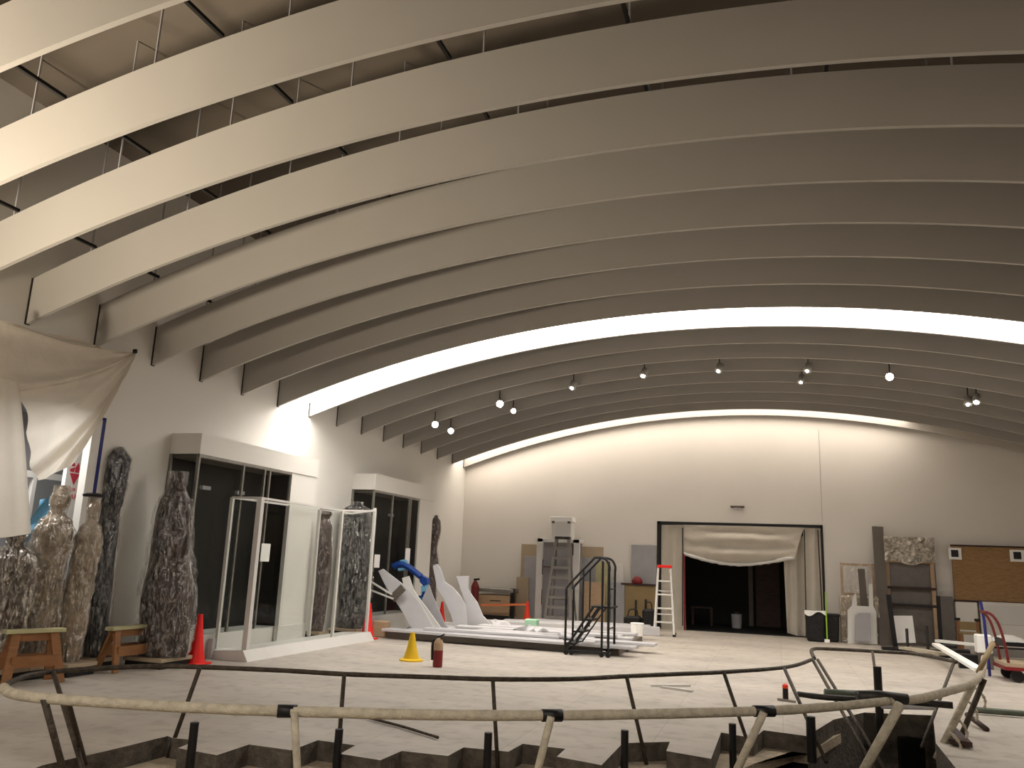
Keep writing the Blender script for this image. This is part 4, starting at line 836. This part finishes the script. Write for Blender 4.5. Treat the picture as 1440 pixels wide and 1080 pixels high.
# brown pin board with black vents
a, b = at(1337, 768, 22.95), at(1343, 843, 22.95)
r = thing('brown_board', 'large brown textured board with two white corner plates against the back wall', 'board', ((a.x+WR)/2-.3, 22.95, 0))
xr = at(1478, 775, 22.95).x
MB().box(a.x, xr, 22.9, 23.0, b.z, a.z).build('board_face', 'cork_brown', r)
MB().box(a.x-.01, xr, 22.88, 23.0, a.z, a.z+.04).build('top_edge', 'dark_wood', r); MB().box(a.x-.01, xr, 22.88, 23.0, b.z-.05, b.z).build('bottom_edge', 'dark_wood', r)
for px in ((1343, 778), (1431, 781)):
    c = at(*px, 22.88); MB().box(c.x-.14 if px[0] < 1400 else c.x-.16, c.x+.14, 22.87, 22.9, c.z-.15, c.z+.13).build('corner_plate', 'paper', r); cp_ = [k for k in C.objects if k.name.startswith('corner_plate')][-1]; MB().box(c.x-.09, c.x+.07, 22.85, 22.87, c.z-.09, c.z+.08).build('vent_hole', 'black_metal', cp_)
MB().box(a.x+.1, a.x+.2, 22.95, 23.05, 0, b.z-.05).build('leg', 'dark_wood', r); MB().box(xr-.2, xr-.1, 22.95, 23.05, 0, b.z-.05).build('leg', 'dark_wood', r)
panel('leaning_board', (1343, 846), (1378, 905), 22.85, 'wall_paint', 'white panel below the left half of the brown board', 'panel')
r = thing('drawer_panel', 'wide pale cabinet panel with a recessed rectangle below the brown board', 'cabinet', at(1415, 905, 22.75)); r.location.z = 0
a, b = at(1378, 846, 22.75), at(1475, 905, 22.75); MB().box(a.x, b.x, 22.7, 22.86, 0, a.z).build('cabinet_front', 'wall_paint', r, bevel=.005)
MB().box(a.x+.1, b.x-.45, 22.685, 22.7, a.z-.5, a.z-.06).build('recessed_panel', 'white_paint', r, bevel=.004)
# small brown chair
c = at(1365, 905, 21.6); r = thing('wooden_chair', 'small brown wooden chair by the white panels at the right', 'chair', (c.x, 21.6, 0)); w = .2
for dx in (-w, w):
    MB().box(c.x+dx-.03, c.x+dx+.03, 21.75, 21.8, 0, .72).build('leg', 'orange_wood', r); MB().box(c.x+dx-.03, c.x+dx+.03, 21.4, 21.45, 0, .42).build('leg', 'orange_wood', r)
    MB().box(c.x+dx-.05, c.x+dx+.05, 21.74, 21.81, .7, .76).build('finial', 'black_metal', r)
MB().box(c.x-w, c.x+w, 21.38, 21.8, .42, .46).build('seat', 'olive_panel', r); MB().box(c.x-w, c.x+w, 21.76, 21.79, .5, .68).build('backrest', 'olive_panel', r)
m = MB(); m.tube([at(1379, 846, 16.9), at(1384, 872, 16.9), (at(1388, 900, 16.9).x, 16.9, 0)], .025, 8); tag(m.build('blue_pole', 'blue_tape', origin=at(1384, 872, 16.9)), 'dark blue pole standing by the handle of the platform cart', 'pole')
# hand truck with wheels and platform cart
c = Vector((3.55, 16.7, 0)); r = thing('platform_cart', 'dark red platform cart with a bowed maroon handle at the right edge', 'cart', c)
MB().box(3.55, 4.9, 16.1, 16.9, .24, .3).build('deck', 'tan_panel', r); MB().box(3.53, 4.92, 16.07, 16.93, .19, .245).build('deck_frame', 'dark_red', r)
for y in (16.2, 16.75):
    P_ = [(3.62, y, .26), (3.58, y, .62), (3.52, y, .9), (3.44, y, 1.05), (3.36, y, 1.1)]
    MB().tube(spline(P_, 5), .022, 10).build('handle_tube', 'maroon', r, smooth=True)
MB().tube([(3.36, 16.2, 1.1), (3.36, 16.75, 1.1)], .022, 10).build('handle_bar', 'maroon', r); MB().bar((3.57, 16.2, .62), (3.57, 16.75, .62), .03, .12).build('handle_brace', 'dark_metal', r)
for x in (3.72, 4.7):
    for y in (16.15, 16.8): MB().tube([(x, y-.03, .1), (x, y+.03, .1)], .1, 18).build('wheel', 'black_metal', r)
m = MB(); m.tube([(3.95, 16.4, .38), (4.85, 16.5, .38)], .08, 16); tag(m.build('steel_drum', 'steel', origin=(4.3, 16.4, .3), smooth=False), 'shiny steel cylinder lying on the platform cart', 'cylinder')
c = at(1383, 903, 18.2); r = thing('cream_bin', 'cream plastic tub standing left of the hand cart handle', 'tub', (c.x, 18.2, 0))
MB().box(c.x-.13, c.x+.13, 18.1, 18.36, .28, .62).build('tub_body', 'paper', r, bevel=.02); MB().box(c.x-.12, c.x+.12, 18.1, 18.36, 0, .28).build('tub_stand', 'case_grey', r)
c = at(1407, 895, 20.2); r = thing('low_table', 'low black trolley carrying white folded cloth at the right', 'trolley', (c.x+.2, 20.2, 0))
MB().box(c.x-.3, c.x+.85, 19.9, 20.5, .32, .4).build('shelf_top', 'black_metal', r)
for dx in (-.25, .8):
    for y in (19.95, 20.45): MB().box(c.x+dx-.025, c.x+dx+.025, y-.025, y+.025, 0, .32).build('leg', 'black_metal', r)
MB().box(c.x-.28, c.x+.83, 19.93, 20.47, .1, .26).build('drawer_box', 'grey_fibre', r)
m = MB(); m.grid(12, 8, lambda u, v: Vector((c.x-.2+.65*u, 19.95+.45*v, .4+.13*math.sin(PI*u)**.5*math.sin(PI*v)**.5+.02*noise.noise(Vector((u*5, v*5, 0)))))); tag(m.build('folded_cloth', 'paper', origin=(c.x+.1, 20.2, .4), smooth=True, solid=.006), 'white folded cloth heaped on the low black trolley', 'cloth')
# white benches / slotted boards behind the ring's right end
A = [(1314, 903), (1350, 916), (1378, 941), (1366, 944), (1330, 925), (1318, 912)]
def slat(p, q, w, z, lab, mt='paper', th=.05):
    a, b = fl(*p, z), fl(*q, z); m = MB(); m.bar(a, b, w, th); return tag(m.build('white_beam', mt, origin=(a.x, a.y, 0)), lab, 'beam', 'white beams on trestles at the right')
slat((1316, 906), (1377, 942), .14, .3, 'long white beam slanting toward the right end of the rail')
slat((1318, 901), (1385, 908), .2, .3, 'white beam lying across the trestles parallel to the back wall')
slat((1272, 911), (1328, 920), .3, .12, 'short cream beam left of the slanting white beam', mt='pipe_wrap')
for k, (px) in enumerate([(1333, 925), (1352, 932), (1362, 940), (1330, 910), (1372, 912)]):
    a = fl(*px); m = MB(); m.box(a.x-.16, a.x+.16, a.y-.08, a.y+.08, 0, .26); tag(m.build('black_trestle', 'black_metal', origin=a, bevel=.01), 'low black block supporting the white beams at the right', 'block', 'black blocks under the white beams')

# ------------------------------------------------------------------ floor clutter near the left wall
for px, w, mt, lab in [((128, 925), .5, 'foil', 'crumpled clear plastic heap at the foot of the black statue'), ((262, 922), .4, 'foil', 'crumpled plastic and cord heap left of the large red cone')]:
    c = fl(*px); m = MB(); bmesh.ops.create_icosphere(m.bm, subdivisions=4, radius=w/2, matrix=Matrix.Translation(c+Vector((0, 0, w*.12))) @ Matrix.Diagonal((1, .7, .55, 1)))
    for v in m.bm.verts:
        v.co += Vector((noise.noise(v.co*7), noise.noise(v.co*7+Vector((9, 0, 0))), noise.noise(v.co*6+Vector((0, 9, 0)))))*.13; v.co.z = max(v.co.z, .002)
    tag(m.build('plastic_heap', mt, origin=c), lab, 'plastic heap')

# ------------------------------------------------------------------ lights, world, camera
def area(name, loc, target, sx_, sy_, power, col):
    l = bpy.data.lights.new(name, 'AREA'); l.shape = 'RECTANGLE'; l.size = sx_; l.size_y = sy_; l.energy = power; l.color = col
    o = bpy.data.objects.new(name, l); C.objects.link(o); o.location = loc; dv = Vector(target)-Vector(loc); o.rotation_euler = dv.to_track_quat('-Z', 'Y').to_euler(); return o
wl = area('unseen_warm_light', (-8.3, 2.2, 1.9), (-7.2, 4.0, 5.3), .6, .6, 235, (1, .87, .68)); wl.data.spread = 1.75  # stand-in for an unseen warm source, added to light the near left baffles
area('near_floor_fill', (-1, -1.2, 5.4), (-1, -1.0, 0), 13, .9, 640, (1, .93, .84))  # added area light behind the camera, brightens the near floor; no strip modelled
for k, (px, rr, y, lab) in enumerate(spots):
    if rr < .05: continue
    l = bpy.data.lights.new('spot_beam', 'SPOT'); l.energy = 260; l.color = (1, .9, .78); l.spot_size = 1.5; l.spot_blend = .9; l.shadow_soft_size = .08
    o = bpy.data.objects.new('spot_beam', l); C.objects.link(o); p = at(px[0], px[1], y); o.location = p+Vector((0, -.12, -.12))
    tgt = Vector((lerp(p.x, -1.5, .5), 18.5, 0)); o.rotation_euler = (tgt-o.location).to_track_quat('-Z', 'Y').to_euler()
area('side_room_lamp', (-9.6, 8.0, 3.3), (-9.3, 8.3, 0), .8, .8, 42, (1, .98, .95))
w = bpy.data.worlds.new('dim'); bpy.context.scene.world = w; w.use_nodes = True
w.node_tree.nodes['Background'].inputs[0].default_value = (1, .9, .78, 1); w.node_tree.nodes['Background'].inputs[1].default_value = .12
cd = bpy.data.cameras.new('camera'); cam = bpy.data.objects.new('camera', cd); C.objects.link(cam)
cd.sensor_width = 36; cd.lens = FPX/1440*36; cd.clip_start = .05; cd.clip_end = 200
Rm = Matrix(((rt.x, -rt.y, -rt.z), (d.x, -d.y, -d.z), (up.x, -up.y, -up.z)))
cam.matrix_world = Matrix.Translation((0, 0, EYE)) @ Rm.to_4x4()
S = bpy.context.scene; S.camera = cam
S.view_settings.view_transform = 'Standard'; S.view_settings.look = 'None'; S.view_settings.gamma = 1; S.view_settings.exposure = .2
try: S.view_settings.use_curve_mapping = False
except Exception: pass
S.cycles.use_denoising = True; S.cycles.max_bounces = 10; S.cycles.transparent_max_bounces = 16; S.cycles.sample_clamp_indirect = 6
